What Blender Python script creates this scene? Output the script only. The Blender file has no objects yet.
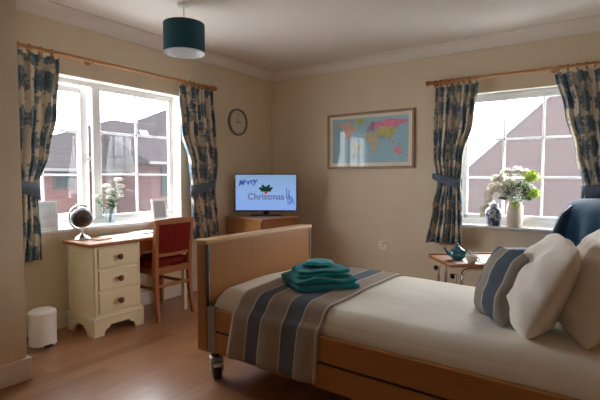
import bpy, bmesh, math, random
from mathutils import Vector, Matrix, noise, Euler
random.seed(7)
PI = math.pi
C = bpy.context.scene.collection
S = bpy.context.scene
R = math.radians

# ------------------------------------------------------------------ materials
def mat(name, col=(.5,.5,.5), rough=.6, metal=0., spec=.5, sheen=0., emit=None, es=0., coat=0.):
    m = bpy.data.materials.new(name); m.use_nodes = True
    b = m.node_tree.nodes['Principled BSDF']
    b.inputs['Base Color'].default_value = (*col, 1)
    b.inputs['Roughness'].default_value = rough
    b.inputs['Metallic'].default_value = metal
    b.inputs['Specular IOR Level'].default_value = spec
    b.inputs['Sheen Weight'].default_value = sheen
    b.inputs['Coat Weight'].default_value = coat
    if emit:
        b.inputs['Emission Color'].default_value = (*emit, 1)
        b.inputs['Emission Strength'].default_value = es
    return m
def N(m, t, **kw):
    n = m.node_tree.nodes.new(t)
    for k, v in kw.items():
        if k.startswith('_'): setattr(n, k[1:], v)
        else:
            key = k.replace('__', ' ')
            n.inputs[key].default_value = v
    return n
def L(m, a, b): m.node_tree.links.new(a, b)
def B(m): return m.node_tree.nodes['Principled BSDF']
def ramp(m, fac, stops, interp='LINEAR'):
    r = m.node_tree.nodes.new('ShaderNodeValToRGB'); r.color_ramp.interpolation = interp
    e = r.color_ramp.elements
    while len(e) > 1: e.remove(e[0])
    e[0].position = stops[0][0]; e[0].color = (*stops[0][1], 1)
    for p, c in stops[1:]:
        x = e.new(p); x.color = (*c, 1)
    L(m, fac, r.inputs['Fac']); return r.outputs['Color']
def coord(m, kind='Object', scale=(1,1,1), rot=(0,0,0)):
    t = m.node_tree.nodes.new('ShaderNodeTexCoord'); mp = m.node_tree.nodes.new('ShaderNodeMapping')
    mp.inputs['Scale'].default_value = scale; mp.inputs['Rotation'].default_value = rot
    L(m, t.outputs[kind], mp.inputs['Vector']); return mp.outputs['Vector']
def vary(m, c1, c2, scale=8, kind='Object', sc=(1,1,1), detail=3, bump=0., bscale=None):
    v = coord(m, kind, sc)
    n = N(m, 'ShaderNodeTexNoise', Scale=scale, Detail=detail); L(m, v, n.inputs['Vector'])
    L(m, ramp(m, n.outputs['Fac'], [(.3, c1), (.7, c2)]), B(m).inputs['Base Color'])
    if bump:
        n2 = N(m, 'ShaderNodeTexNoise', Scale=bscale or scale, Detail=4); L(m, v, n2.inputs['Vector'])
        bp = N(m, 'ShaderNodeBump', Strength=bump, Distance=.01); L(m, n2.outputs['Fac'], bp.inputs['Height'])
        L(m, bp.outputs['Normal'], B(m).inputs['Normal'])
    return m
def wood(name, c1, c2, rough=.4, axis=0, scale=6, coat=0.):
    m = mat(name, c1, rough, coat=coat)
    sc = [9, 9, 9]; sc[axis] = .7
    v = coord(m, 'Object', tuple(sc))
    n = N(m, 'ShaderNodeTexNoise', Scale=scale, Detail=5, Distortion=.6); L(m, v, n.inputs['Vector'])
    L(m, ramp(m, n.outputs['Fac'], [(.32, c1), (.68, c2)]), B(m).inputs['Base Color'])
    return m
M = {}
M['wall'] = vary(mat('wall_paint', rough=.85, spec=.2), (.71,.62,.47), (.75,.66,.505), 3, bump=.05, bscale=180)
M['ceil'] = vary(mat('ceiling_paint', rough=.9, spec=.2), (.80,.76,.72), (.83,.79,.75), 2)
M['trim'] = mat('white_gloss_trim', (.82,.77,.70), .35)
M['upvc'] = mat('white_upvc', (.88,.89,.90), .3)
M['sill'] = mat('sill_gloss', (.76,.75,.74), .22)
M['beech'] = wood('beech_veneer', (.40,.175,.052), (.47,.22,.072), .38, 0)
M['beech_v'] = wood('beech_veneer_upright', (.36,.155,.046), (.40,.177,.055), .42, 2, 4)
M['beech_edge'] = wood('beech_edge', (.55,.33,.15), (.62,.39,.18), .35, 1)
M['pole'] = wood('varnished_pine_pole', (.42,.19,.06), (.52,.25,.09), .3, 1)
M['pine'] = wood('antique_pine', (.30,.11,.032), (.40,.165,.055), .42, 1, coat=.0)
M['chairwood'] = wood('chair_wood', (.30,.10,.022), (.36,.13,.032), .6, 2)
M['cream'] = vary(mat('cream_paint', rough=.45), (.82,.75,.52), (.86,.79,.57), 5)
M['knob'] = mat('brown_knob', (.16,.05,.02), .3)
M['red'] = vary(mat('red_fabric', rough=.9, spec=.1), (.17,.013,.010), (.21,.018,.013), 60, bump=.3, bscale=300)
M['duvet'] = vary(mat('white_cotton', rough=.9, spec=.2), (.87,.855,.79), (.90,.885,.82), 10, bump=.25, bscale=14)
M['pillow'] = vary(mat('pillow_cotton', rough=.9, spec=.2), (.82,.77,.70), (.86,.81,.74), 10, bump=.35, bscale=16)
M['teal'] = vary(mat('teal_towelling', rough=.95, sheen=.4, spec=.1), (.0,.29,.37), (.002,.37,.46), 40, bump=.9, bscale=260)
M['teal2'] = vary(mat('bright_teal_towelling', rough=.95, sheen=.4, spec=.1), (.0,.38,.46), (.006,.47,.56), 40, bump=.9, bscale=260)
M['shade'] = vary(mat('teal_lampshade', rough=.8), (.008,.066,.10), (.012,.085,.125), 200)
M['lining'] = mat('white_shade_lining', (.75,.78,.80), .7)
M['white'] = mat('white_plastic', (.75,.73,.70), .35)
M['binwhite'] = mat('bin_enamel', (.88,.85,.82), .3)
M['black'] = mat('black_plastic', (.012,.012,.013), .3)
M['rubber'] = mat('black_rubber', (.02,.02,.02), .7)
M['grey'] = mat('grey_metal', (.32,.32,.31), .4, .4)
M['chrome'] = mat('chrome', (.8,.8,.8), .15, 1)
M['plated'] = mat('bright_plated_steel', (.75,.75,.74), .3, .35)
M['silver'] = mat('brushed_silver', (.72,.70,.67), .25, 1)
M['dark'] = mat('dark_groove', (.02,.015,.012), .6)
M['blue'] = vary(mat('blue_velvet', rough=.75, sheen=.7, spec=.2), (.005,.030,.065), (.008,.050,.10), 9, bump=.2, bscale=30)
M['blue2'] = vary(mat('blue_throw', rough=.85, sheen=.25, spec=.1), (.004,.030,.066), (.007,.050,.10), 7, bump=.3, bscale=25)
M['teapot'] = mat('blue_glaze', (.02,.16,.24), .12, coat=.6)
M['china'] = mat('white_china', (.62,.58,.53), .2)
M['paper'] = mat('white_paper', (.80,.80,.80), .6)
M['paper2'] = mat('printed_paper', (.62,.66,.72), .5)
M['tan'] = mat('tan_card', (.42,.24,.13), .5)
M['stone'] = vary(mat('stoneware', rough=.5), (.66,.58,.47), (.74,.66,.55), 8)
M['leaf'] = vary(mat('leaf_green', rough=.6), (.04,.13,.04), (.10,.24,.09), 20)
M['stem'] = mat('stem_green', (.10,.22,.06), .6)
M['petal'] = mat('white_petal', (.80,.78,.72), .7)
M['petalc'] = mat('cream_petal', (.74,.72,.58), .7)
M['lime'] = mat('lime_petal', (.48,.62,.12), .7)
M['clockrim'] = mat('olive_grey_rim', (.22,.215,.165), .4)
M['clockface'] = mat('clock_face', (.66,.60,.51), .6)
M['oak'] = wood('oak_frame', (.30,.19,.11), (.38,.25,.15), .4, 0)
M['mount'] = mat('cream_mount', (.90,.84,.74), .8)
M['print'] = vary(mat('map_sea', rough=.6), (.33,.60,.74), (.37,.64,.77), 3)

def tglass(name, veil=0., ior=1.45, tint=(1,1,1)):
    m = bpy.data.materials.new(name); m.use_nodes = True
    nt = m.node_tree; nt.nodes.remove(nt.nodes['Principled BSDF'])
    out = nt.nodes['Material Output']
    tr = nt.nodes.new('ShaderNodeBsdfTransparent'); tr.inputs[0].default_value = (*tint, 1)
    gl = nt.nodes.new('ShaderNodeBsdfGlossy'); gl.inputs['Roughness'].default_value = .02
    fr = nt.nodes.new('ShaderNodeFresnel'); fr.inputs['IOR'].default_value = 1.45
    ge = nt.nodes.new('ShaderNodeNewGeometry'); mr = nt.nodes.new('ShaderNodeMapRange')   # same reflectance on both faces of the thin sheet
    mr.inputs['To Min'].default_value = ior; mr.inputs['To Max'].default_value = 1/ior
    L(m, ge.outputs['Backfacing'], mr.inputs['Value']); L(m, mr.outputs[0], fr.inputs['IOR'])
    mx = nt.nodes.new('ShaderNodeMixShader')
    L(m, fr.outputs[0], mx.inputs[0])
    src = tr
    if veil:
        tl = nt.nodes.new('ShaderNodeBsdfTranslucent'); tl.inputs[0].default_value = (.95,.97,1,1)
        m2 = nt.nodes.new('ShaderNodeMixShader'); m2.inputs[0].default_value = veil
        L(m, src.outputs[0], m2.inputs[1]); L(m, tl.outputs[0], m2.inputs[2]); src = m2
    L(m, src.outputs[0], mx.inputs[1]); L(m, gl.outputs[0], mx.inputs[2])
    L(m, mx.outputs[0], out.inputs[0]); return m
M['glass'] = tglass('window_glass', veil=.006, ior=1.2)
M['haze'] = tglass('hazy_window_glass', veil=.016, ior=1.2)
M['pglass'] = tglass('picture_glass', ior=1.27)
M['vglass'] = tglass('vase_glass', veil=.03, tint=(.90,.93,.95))

def backlit(name, base, k):
    m = M[name] = mat(name, base, .3); tl = m.node_tree.nodes.new('ShaderNodeBsdfTranslucent'); tl.inputs[0].default_value = (.95,.96,1,1)
    ms = m.node_tree.nodes.new('ShaderNodeMixShader'); ms.inputs[0].default_value = k
    L(m, B(m).outputs[0], ms.inputs[1]); L(m, tl.outputs[0], ms.inputs[2]); L(m, ms.outputs[0], m.node_tree.nodes['Material Output'].inputs[0])
backlit('upvc_bar', (.88,.89,.90), .13)  # translucency put into the bar plastic so it glows white against the sky
M['lining'+'_white'] = mat('white_reveal_paint', (.86,.83,.77), .6)
# floor laminate: planks along y
m = mat('laminate_floor', rough=.28, spec=.55)
v = coord(m, 'Object', (1,1,1), (0,0,PI/2))
br = N(m, 'ShaderNodeTexBrick', _offset=.37, Scale=1.0)
br.inputs['Brick Width'].default_value = .62; br.inputs['Row Height'].default_value = .095
br.inputs['Mortar Size'].default_value = .0012
br.inputs['Color1'].default_value = (0,0,0,1); br.inputs['Color2'].default_value = (1,1,1,1); br.inputs['Mortar'].default_value = (.5,.5,.5,1)
L(m, v, br.inputs['Vector'])
g = N(m, 'ShaderNodeTexNoise', Scale=4, Detail=6, Distortion=.4); vv = coord(m, 'Object', (9,.9,1)); L(m, vv, g.inputs['Vector'])
mix = N(m, 'ShaderNodeMath', _operation='MULTIPLY_ADD'); mix.inputs[1].default_value = .42; L(m, br.outputs['Color'], mix.inputs[0])
ml = N(m, 'ShaderNodeMath', _operation='MULTIPLY'); ml.inputs[1].default_value = .62; L(m, g.outputs['Fac'], ml.inputs[0]); L(m, ml.outputs[0], mix.inputs[2])
L(m, ramp(m, mix.outputs[0], [(.15, (.255,.115,.055)), (.5, (.36,.172,.085)), (.85, (.45,.235,.125))]), B(m).inputs['Base Color'])
M['floor'] = m

# brick
def brick(name, c1, c2, mo, sc=1.0, rot=(PI/2,0,0)):
    m = mat(name, rough=.9, spec=.0); v = coord(m, 'Object', (1,1,1), rot)
    b = N(m, 'ShaderNodeTexBrick', Scale=sc); b.inputs['Brick Width'].default_value = .45; b.inputs['Row Height'].default_value = .15
    b.inputs['Mortar Size'].default_value = .014
    b.inputs['Color1'].default_value = (*c1,1); b.inputs['Color2'].default_value = (*c2,1); b.inputs['Mortar'].default_value = (*mo,1)
    L(m, v, b.inputs['Vector']); L(m, b.outputs['Color'], B(m).inputs['Base Color']); return m
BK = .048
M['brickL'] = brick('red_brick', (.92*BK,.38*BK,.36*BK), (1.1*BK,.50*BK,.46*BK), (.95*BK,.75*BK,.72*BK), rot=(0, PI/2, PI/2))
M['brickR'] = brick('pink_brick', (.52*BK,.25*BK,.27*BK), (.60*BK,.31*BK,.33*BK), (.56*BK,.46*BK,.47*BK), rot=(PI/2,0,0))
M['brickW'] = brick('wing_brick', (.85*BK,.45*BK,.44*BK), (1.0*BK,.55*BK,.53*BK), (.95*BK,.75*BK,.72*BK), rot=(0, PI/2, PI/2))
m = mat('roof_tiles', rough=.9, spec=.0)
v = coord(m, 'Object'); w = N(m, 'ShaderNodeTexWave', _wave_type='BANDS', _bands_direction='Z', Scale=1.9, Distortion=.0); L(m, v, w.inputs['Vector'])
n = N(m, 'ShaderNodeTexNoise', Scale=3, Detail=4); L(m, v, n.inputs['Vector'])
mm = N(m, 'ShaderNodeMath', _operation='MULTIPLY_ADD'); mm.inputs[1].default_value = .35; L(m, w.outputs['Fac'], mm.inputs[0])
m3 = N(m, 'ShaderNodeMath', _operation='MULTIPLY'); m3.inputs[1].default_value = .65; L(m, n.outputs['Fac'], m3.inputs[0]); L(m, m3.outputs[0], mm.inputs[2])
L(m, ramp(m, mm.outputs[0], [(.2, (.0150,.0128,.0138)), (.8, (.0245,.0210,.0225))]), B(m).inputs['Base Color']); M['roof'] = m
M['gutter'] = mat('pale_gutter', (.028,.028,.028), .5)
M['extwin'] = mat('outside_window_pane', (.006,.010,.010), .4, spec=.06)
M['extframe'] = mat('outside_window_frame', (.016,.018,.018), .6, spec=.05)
M['ground'] = vary(mat('pale_paving', rough=.95), (.40,.39,.37), (.46,.45,.43), 4)

# curtain fabric, blue flower heads on cream linen (uv in metres)
m = mat('floral_curtain_fabric', rough=.9, spec=.15, sheen=.1)
v = coord(m, 'UV', (5.6, 4.9, 1))
n = N(m, 'ShaderNodeTexNoise', Scale=5.5, Detail=3); L(m, v, n.inputs['Vector'])
sb = N(m, 'ShaderNodeVectorMath', _operation='SUBTRACT'); L(m, n.outputs['Color'], sb.inputs[0]); sb.inputs[1].default_value = (.5,.5,.5)
sc_ = N(m, 'ShaderNodeVectorMath', _operation='SCALE'); sc_.inputs['Scale'].default_value = .42; L(m, sb.outputs[0], sc_.inputs[0])
ad = N(m, 'ShaderNodeVectorMath', _operation='ADD'); L(m, v, ad.inputs[0]); L(m, sc_.outputs[0], ad.inputs[1])
vo = N(m, 'ShaderNodeTexVoronoi', _voronoi_dimensions='2D', Scale=1, Randomness=.45); L(m, ad.outputs[0], vo.inputs['Vector'])
vf = N(m, 'ShaderNodeTexVoronoi', _voronoi_dimensions='2D', Scale=5.5, Randomness=1.); L(m, v, vf.inputs['Vector'])
sm = N(m, 'ShaderNodeMath', _operation='MULTIPLY_ADD'); sm.inputs[1].default_value = .22; L(m, vf.outputs['Distance'], sm.inputs[0]); L(m, vo.outputs['Distance'], sm.inputs[2])
CR = (.68,.62,.51); BL = (.17,.235,.29); BD = (.10,.15,.20)
c1 = ramp(m, sm.outputs[0], [(.0, BD), (.10, BL), (.22, BD), (.27,BL), (.46, BL), (.50, CR), (1, CR)])
n2 = N(m, 'ShaderNodeTexNoise', Scale=3.2, Detail=2); L(m, v, n2.inputs['Vector'])
lf = N(m, 'ShaderNodeMath', _operation='GREATER_THAN'); lf.inputs[1].default_value = .60; L(m, n2.outputs['Fac'], lf.inputs[0])
mc = m.node_tree.nodes.new('ShaderNodeMixRGB'); L(m, lf.outputs[0], mc.inputs[0]); L(m, c1, mc.inputs[1]); mc.inputs[2].default_value = (.26,.31,.34,1)
L(m, mc.outputs[0], B(m).inputs['Base Color'])
tl = m.node_tree.nodes.new('ShaderNodeBsdfTranslucent'); L(m, mc.outputs[0], tl.inputs[0])
ms = m.node_tree.nodes.new('ShaderNodeMixShader'); ms.inputs[0].default_value = .12
L(m, B(m).outputs[0], ms.inputs[1]); L(m, tl.outputs[0], ms.inputs[2]); L(m, ms.outputs[0], m.node_tree.nodes['Material Output'].inputs[0])
M['curtain'] = m
M['tieback'] = vary(mat('slate_blue_tieback', rough=.85), (.085,.115,.165), (.12,.155,.21), 30)

# striped runner; u runs along the bed 0..1
def stripes(name, stops):
    m = mat(name, rough=.95, spec=.05)
    t = m.node_tree.nodes.new('ShaderNodeTexCoord'); s = m.node_tree.nodes.new('ShaderNodeSeparateXYZ'); L(m, t.outputs['UV'], s.inputs[0])
    c = ramp(m, s.outputs[0], stops, 'CONSTANT')
    n = N(m, 'ShaderNodeTexNoise', Scale=1, Detail=2); v = coord(m, 'UV', (260, 3, 1)); L(m, v, n.inputs['Vector'])
    mx = m.node_tree.nodes.new('ShaderNodeMixRGB'); mx.blend_type = 'MULTIPLY'; mx.inputs[0].default_value = .45
    L(m, c, mx.inputs[1]); L(m, ramp(m, n.outputs['Fac'], [(.35, (.66,.66,.66)), (.65, (1.1,1.1,1.1))]), mx.inputs[2])
    L(m, mx.outputs[0], B(m).inputs['Base Color']); return m
TA = (.40,.345,.30); BU = (.15,.18,.245); WL = (.68,.64,.57); TB = (.37,.325,.285)
M['runner'] = stripes('striped_runner_fabric', [(0,WL),(.02,TA),(.19,WL),(.205,BU),(.355,WL),(.37,TB),(.59,WL),(.605,BU),(.77,WL),(.785,TA),(.96,WL),(.975,TA)])
CT = (.31,.285,.25); CB = (.105,.13,.165); CW = (.52,.49,.43)
M['cushion'] = stripes('striped_cushion_fabric', [(0,CT),(.16,CW),(.185,CB),(.48,CW),(.505,CT),(.74,CW),(.765,CB)])

# ------------------------------------------------------------------ helpers
def mtx(loc=(0,0,0), rot=(0,0,0), sc=(1,1,1)):
    return Matrix.Translation(loc) @ Euler(rot).to_matrix().to_4x4() @ Matrix.Diagonal((*sc, 1))
def obj(name, bm, m, parent=None, smooth=False):
    me = bpy.data.meshes.new(name)
    bmesh.ops.recalc_face_normals(bm, faces=bm.faces)
    if smooth:
        for f in bm.faces: f.smooth = True
    bm.to_mesh(me); bm.free()
    me.materials.append(M[m] if isinstance(m, str) else m)
    o = bpy.data.objects.new(name, me); C.objects.link(o)
    if smooth:
        try: me.set_sharp_from_angle(angle=R(smooth if smooth is not True else 40))
        except Exception: pass
    if parent: o.parent = parent
    return o
def nb(): return bmesh.new()
def box(bm, a, b, bev=0., seg=2, rot=None, M4=None):
    """axis box from corner a to corner b"""
    c = [(a[i]+b[i])/2 for i in range(3)]; s = [abs(b[i]-a[i]) for i in range(3)]
    r = bmesh.ops.create_cube(bm, size=1.0); vs = r['verts']
    T = mtx(c, rot or (0,0,0), s if not rot else s)
    if rot: T = Matrix.Translation(c) @ Euler(rot).to_matrix().to_4x4() @ Matrix.Diagonal((*s,1))
    bmesh.ops.transform(bm, matrix=T, verts=vs)
    if M4: bmesh.ops.transform(bm, matrix=M4, verts=vs)
    if bev:
        es = list({e for v_ in vs for e in v_.link_edges})
        bmesh.ops.bevel(bm, geom=es, offset=bev, segments=seg, affect='EDGES', profile=.5)
    return bm
def bx(a, b, bev=0., seg=2, rot=None): return box(nb(), a, b, bev, seg, rot)
def cyl(bm, p, q, r, r2=None, n=20, caps=True):
    p = Vector(p); q = Vector(q); d = q-p
    res = bmesh.ops.create_cone(bm, cap_ends=caps, segments=n, radius1=r, radius2=r if r2 is None else r2, depth=d.length)
    T = Matrix.Translation((p+q)/2) @ d.to_track_quat('Z','Y').to_matrix().to_4x4()
    bmesh.ops.transform(bm, matrix=T, verts=res['verts']); return bm
def sph(bm, c, r, sc=(1,1,1), u=20, v=12):
    res = bmesh.ops.create_uvsphere(bm, u_segments=u, v_segments=v, radius=r)
    bmesh.ops.transform(bm, matrix=mtx(c, (0,0,0), sc), verts=res['verts']); return bm
def lathe(bm, prof, c=(0,0,0), n=28, M4=None):
    rings = []
    for r, z in prof:
        rings.append([bm.verts.new((c[0]+r*math.cos(2*PI*i/n), c[1]+r*math.sin(2*PI*i/n), c[2]+z)) for i in range(n)] if r > 1e-6 else [bm.verts.new((c[0],c[1],c[2]+z))])
    new = [v_ for g_ in rings for v_ in g_]
    for a, b in zip(rings, rings[1:]):
        for i in range(n):
            j = (i+1) % n
            if len(a) > 1 and len(b) > 1: bm.faces.new((a[i], a[j], b[j], b[i]))
            elif len(a) > 1: bm.faces.new((a[i], a[j], b[0]))
            elif len(b) > 1: bm.faces.new((a[0], b[j], b[i]))
    if M4: bmesh.ops.transform(bm, matrix=M4, verts=new)
    return bm
def tube(bm, pts, r, n=10, closed=False):
    pts = [Vector(p) for p in pts]; k = len(pts); rings = []
    up = Vector((0,0,1))
    for i, p in enumerate(pts):
        if closed: d = pts[(i+1) % k]-pts[i-1]
        else: d = pts[min(i+1, k-1)]-pts[max(i-1, 0)]
        d.normalize()
        x = d.cross(up) if abs(d.dot(up)) < .95 else d.cross(Vector((1,0,0)))
        x.normalize(); y = x.cross(d)
        rr = r[i] if isinstance(r, (list, tuple)) else r
        rings.append([bm.verts.new(p + x*rr*math.cos(2*PI*j/n) + y*rr*math.sin(2*PI*j/n)) for j in range(n)])
    pr_ = list(zip(rings, rings[1:])) + ([(rings[-1], rings[0])] if closed else [])
    for a, b in pr_:
        for j in range(n): bm.faces.new((a[j], a[(j+1) % n], b[(j+1) % n], b[j]))
    if not closed: bm.faces.new(rings[0]); bm.faces.new(rings[-1])
    return bm
def prism(bm, poly, axis, a, b):
    """polygon in the two other axes, extruded along axis from a to b"""
    def P(p, t):
        l = list(p); l.insert(axis, t); return l
    va = [bm.verts.new(P(p, a)) for p in poly]; vb = [bm.verts.new(P(p, b)) for p in poly]
    bm.faces.new(va); bm.faces.new(vb)
    for i in range(len(poly)):
        j = (i+1) % len(poly); bm.faces.new((va[i], va[j], vb[j], vb[i]))
    return bm
def thing(name, label, cat, loc=(0,0,0), rotz=0, group=None, rot=None):
    o = bpy.data.objects.new(name, None); C.objects.link(o); o.empty_display_size = .05
    o.location = loc; o.rotation_euler = rot or (0,0,rotz); o['label'] = label; o['category'] = cat
    if group: o['group'] = group
    return o
def tag(o, label, cat, group=None, kind=None):
    o['label'] = label; o['category'] = cat
    if group: o['group'] = group
    if kind: o['kind'] = kind
    return o
def struct(name, bm, m, parent=None, smooth=False):
    o = obj(name, bm, m, parent, smooth)
    if not parent: o['kind'] = 'structure'
    return o
def sempty(name, loc=(0,0,0)):
    o = bpy.data.objects.new(name, None); C.objects.link(o); o.location = loc; o['kind'] = 'structure'; return o
def grid(fn, nu, nv, uvf=None, closed_u=False):
    bm = nb(); uv = bm.loops.layers.uv.new('UVMap')
    V = [[bm.verts.new(fn(i/nu, j/nv)) for j in range(nv+1)] for i in range(nu+1)]
    for i in range(nu):
        for j in range(nv):
            f = bm.faces.new((V[i][j], V[i+1][j], V[i+1][j+1], V[i][j+1]))
            for lp, (a, b) in zip(f.loops, ((i,j),(i+1,j),(i+1,j+1),(i,j+1))):
                lp[uv].uv = uvf(a/nu, b/nv) if uvf else (a/nu, b/nv)
    return bm
def solid(o, t, off=0):
    md = o.modifiers.new('thickness', 'SOLIDIFY'); md.thickness = t; md.offset = off; return o
def subd(o, n=1):
    md = o.modifiers.new('smooth', 'SUBSURF'); md.levels = n; md.render_levels = n; return o
def lerp(a, b, t): return a+(b-a)*t
def table(rows, z):
    """piecewise smooth interpolation, rows sorted by falling z"""
    if z >= rows[0][0]: return rows[0][1:]
    for a, b in zip(rows, rows[1:]):
        if a[0] >= z >= b[0]:
            t = (a[0]-z)/(a[0]-b[0]); t = t*t*(3-2*t)
            return tuple(lerp(p, q, t) for p, q in zip(a[1:], b[1:]))
    return rows[-1][1:]

# ------------------------------------------------------------------ room shell
XR, YF, H = 4.75, -5.5, 2.45
W1 = (-3.03, -1.45, .745, 1.965)      # left window: y0,y1,z0,z1
W2 = (2.27, 3.63, .70, 1.955)         # back window: x0,x1,z0,z1
T = .155
struct('floor', bx((-T, YF-T, -.12), (XR+T, T, 0)), 'floor')
struct('ceiling', bx((-T, YF-T, H), (XR+T, T, H+.12)), 'ceil')
bm = nb()
box(bm, (-T, YF-T, 0), (0, W1[0], H)); box(bm, (-T, W1[1], 0), (0, T, H))
box(bm, (-T, W1[0], 0), (0, W1[1], W1[2])); box(bm, (-T, W1[0], W1[3]), (0, W1[1], H))
struct('wall_left', bm, 'wall')
bm = nb()
box(bm, (0, 0, 0), (W2[0], T, H)); box(bm, (W2[1], 0, 0), (XR+T, T, H))
box(bm, (W2[0], 0, 0), (W2[1], T, W2[2])); box(bm, (W2[0], 0, W2[3]), (W2[1], T, H))
struct('wall_back', bm, 'wall')
struct('wall_right', bx((XR, YF-T, 0), (XR+T, 0, H)), 'wall')
struct('wall_front', bx((0, YF-T, 0), (XR, YF, H)), 'wall')
struct('wall_alcove', bx((0, YF, 0), (.73, -3.215, H)), 'wall')
# coving: concave quarter profile
def cove(name, a, b, n_in):
    """a->b along the wall foot of the coving, n_in points into the room"""
    a = Vector(a); b = Vector(b); n_in = Vector(n_in); bm = nb(); s = .10
    pr_ = [(0, 0), (0, -s), (.012, -s), (.014, -s+.012)]
    for k in range(7):
        t = PI/2*k/6; pr_.append((s-.012-(s-.026)*math.cos(t), -.014-(s-.028)*(1-math.sin(t))))
    pr_ += [(s-.010, -.012), (s, -.012), (s, 0)]
    A = [bm.verts.new(a+n_in*p+Vector((0,0,H+q))) for p, q in pr_]; Bv = [bm.verts.new(b+n_in*p+Vector((0,0,H+q))) for p, q in pr_]
    for i in range(len(pr_)):
        j = (i+1) % len(pr_); bm.faces.new((A[i], A[j], Bv[j], Bv[i]))
    bm.faces.new(A); bm.faces.new(Bv)
    struct(name, bm, 'ceil', smooth=30)
cove('trim_1', (0,-3.215,0), (0,0,0), (1,0,0)); cove('trim_2', (.0,0,0), (XR,0,0), (0,-1,0))
cove('trim_3', (.73,YF,0), (.73,-3.215+.10,0), (1,0,0)); cove('trim_4', (0,-3.215,0), (.73+.10,-3.215,0), (0,1,0))
def skirt(name, a, b):
    bm = nb(); box(bm, a, b, .006, 2); struct(name, bm, 'trim')
skirt('baseboard_left', (0, -3.2, 0), (.018, -.0, .125)); skirt('baseboard_back', (.018, -.018, 0), (XR, 0, .125))
skirt('baseboard_alcove', (.73, YF, 0), (.750, -3.197, .13)); skirt('baseboard_recess', (.018, -3.215, 0), (.73, -3.197, .13))
skirt('baseboard_right', (XR-.018, YF, 0), (XR, -.018, .125))

# windows -------------------------------------------------
def bar(bm, a, b): box(bm, a, b, .004, 1)
w1 = sempty('window_1')
fx0, fx1 = -.152, -.115
bm = nb(); y0, y1, z0, z1 = W1; z0 = .772; fw = .042
bar(bm, (fx0, y0, z1-fw), (fx1, y1, z1)); bar(bm, (fx0, y0, z0), (fx1, y1, z0+.045))
bar(bm, (fx0, y0, z0+.045), (fx1, y0+fw, z1-fw)); bar(bm, (fx0, y1-.026, z0+.045), (fx1, y1, z1-fw))
bar(bm, (fx0, -2.285, z0+.045), (fx1, -2.222, z1-fw))
obj('window_frame', bm, 'upvc', w1)
# fixed light on the right: inner bead and glazing bars
bm = nb(); px0 = -.155; px1 = -.120; ya, yb, za, zb = -2.222, -1.476, .817, 1.923
bar(bm, (px0, ya, za), (px1, ya+.014, zb)); bar(bm, (px0, yb-.014, za), (px1, yb, zb)); bar(bm, (px0, ya, zb-.014), (px1, yb, zb)); bar(bm, (px0, ya, za), (px1, yb, za+.028))
obj('glazing_bead', bm, 'upvc', w1)
bm = nb(); bar(bm, (-.148, -1.862, za+.01), (-.128, -1.842, zb-.01))
for z in (1.556, 1.195): bar(bm, (-.1475, ya+.01, z-.009), (-.1285, yb-.01, z+.009))
obj('glazing_bars', bm, 'upvc_bar', w1)
obj('pane', bx((-.141, ya+.006, za+.006), (-.135, yb-.006, zb-.006)), 'glass', w1)
# opening casement, hinged at its left side and standing slightly ajar
sash = bpy.data.objects.new('casement', None); C.objects.link(sash); sash.parent = w1; sash.location = (-.16, -2.985, 0); sash.rotation_euler = (0,0,R(3.5))
sw = .690; bm = nb(); st = .052
bar(bm, (-.03, 0, .822), (.035, st, 1.918)); bar(bm, (-.03, sw-st-.02, .822), (.035, sw, 1.918))
bar(bm, (-.03, st, .822), (.035, sw-st-.02, .822+st)); bar(bm, (-.03, st, 1.918-st), (.035, sw-st-.02, 1.918))
obj('casement_frame', bm, 'upvc', sash)
bm = nb(); bar(bm, (.0, .296, .86), (.02, .316, 1.88))
for z in (1.548, 1.19): bar(bm, (.0005, st, z-.009), (.0195, sw-st-.02, z+.009))
obj('glazing_bars', bm, 'upvc_bar', sash)
obj('pane', bx((.007, st-.005, .868), (.013, sw-st-.015, 1.872)), 'glass', sash)
bm = nb(); box(bm, (.035, sw-.045, 1.29), (.046, sw-.020, 1.37), .004); box(bm, (.046, sw-.042, 1.325), (.062, sw-.026, 1.345), .003)
box(bm, (.055, sw-.042, 1.325), (.066, sw+.055, 1.345), .004, rot=(R(28),0,0)); obj('handle', bm, 'white', sash)
obj('window_sill', bx((-.115, -3.06, .745), (.05, -1.425, .772), .008, 3), 'sill', w1)
bm = nb(); y0, y1, z0, z1 = W1
box(bm, (-.116, y0, z1-.006), (.003, y1, z1+.0)); box(bm, (-.116, y1-.006, .772), (.003, y1, z1-.006)); box(bm, (-.116, y0, .772), (.003, y0+.006, z1-.006))
obj('reveal_lining', bm, 'lining_white', w1)
w2 = sempty('window_2')
x0, x1, z0, z1 = W2; z0 = .723; f0, f1 = .085, .128
bm = nb(); bar(bm, (x0, f0, z1-.05), (x1, f1, z1)); bar(bm, (x0, f0, z0), (x1, f1, z0+.055))
bar(bm, (x0, f0, z0+.055), (x0+.042, f1, z1-.05)); bar(bm, (x1-.042, f0, z0+.055), (x1, f1, z1-.05)); obj('window_frame', bm, 'upvc', w2)
bm = nb(); xa, xb, za, zb = x0+.042, x1-.042, z0+.055, z1-.05
bar(bm, (xa, .078, za), (xa+.024, .13, zb)); bar(bm, (xb-.024, .078, za), (xb, .13, zb)); bar(bm, (xa, .078, zb-.026), (xb, .13, zb)); bar(bm, (xa, .078, za), (xb, .13, za+.04)); obj('sash_frame', bm, 'upvc', w2)
bm = nb()
for x in (2.657, 2.977, 3.297): bar(bm, (x-.010, .098, za+.03), (x+.010, .122, zb-.02))
for z in (1.167, 1.523): bar(bm, (xa+.02, .0985, z-.010), (xb-.02, .1215, z+.010))
obj('glazing_bars', bm, 'upvc_bar', w2)
obj('pane', bx((xa+.015, .107, za+.03), (xb-.015, .113, zb-.02)), 'haze', w2)
bm = nb(); box(bm, (2.52, .064, 1.912), (3.30, .088, 1.940), .004)
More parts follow.
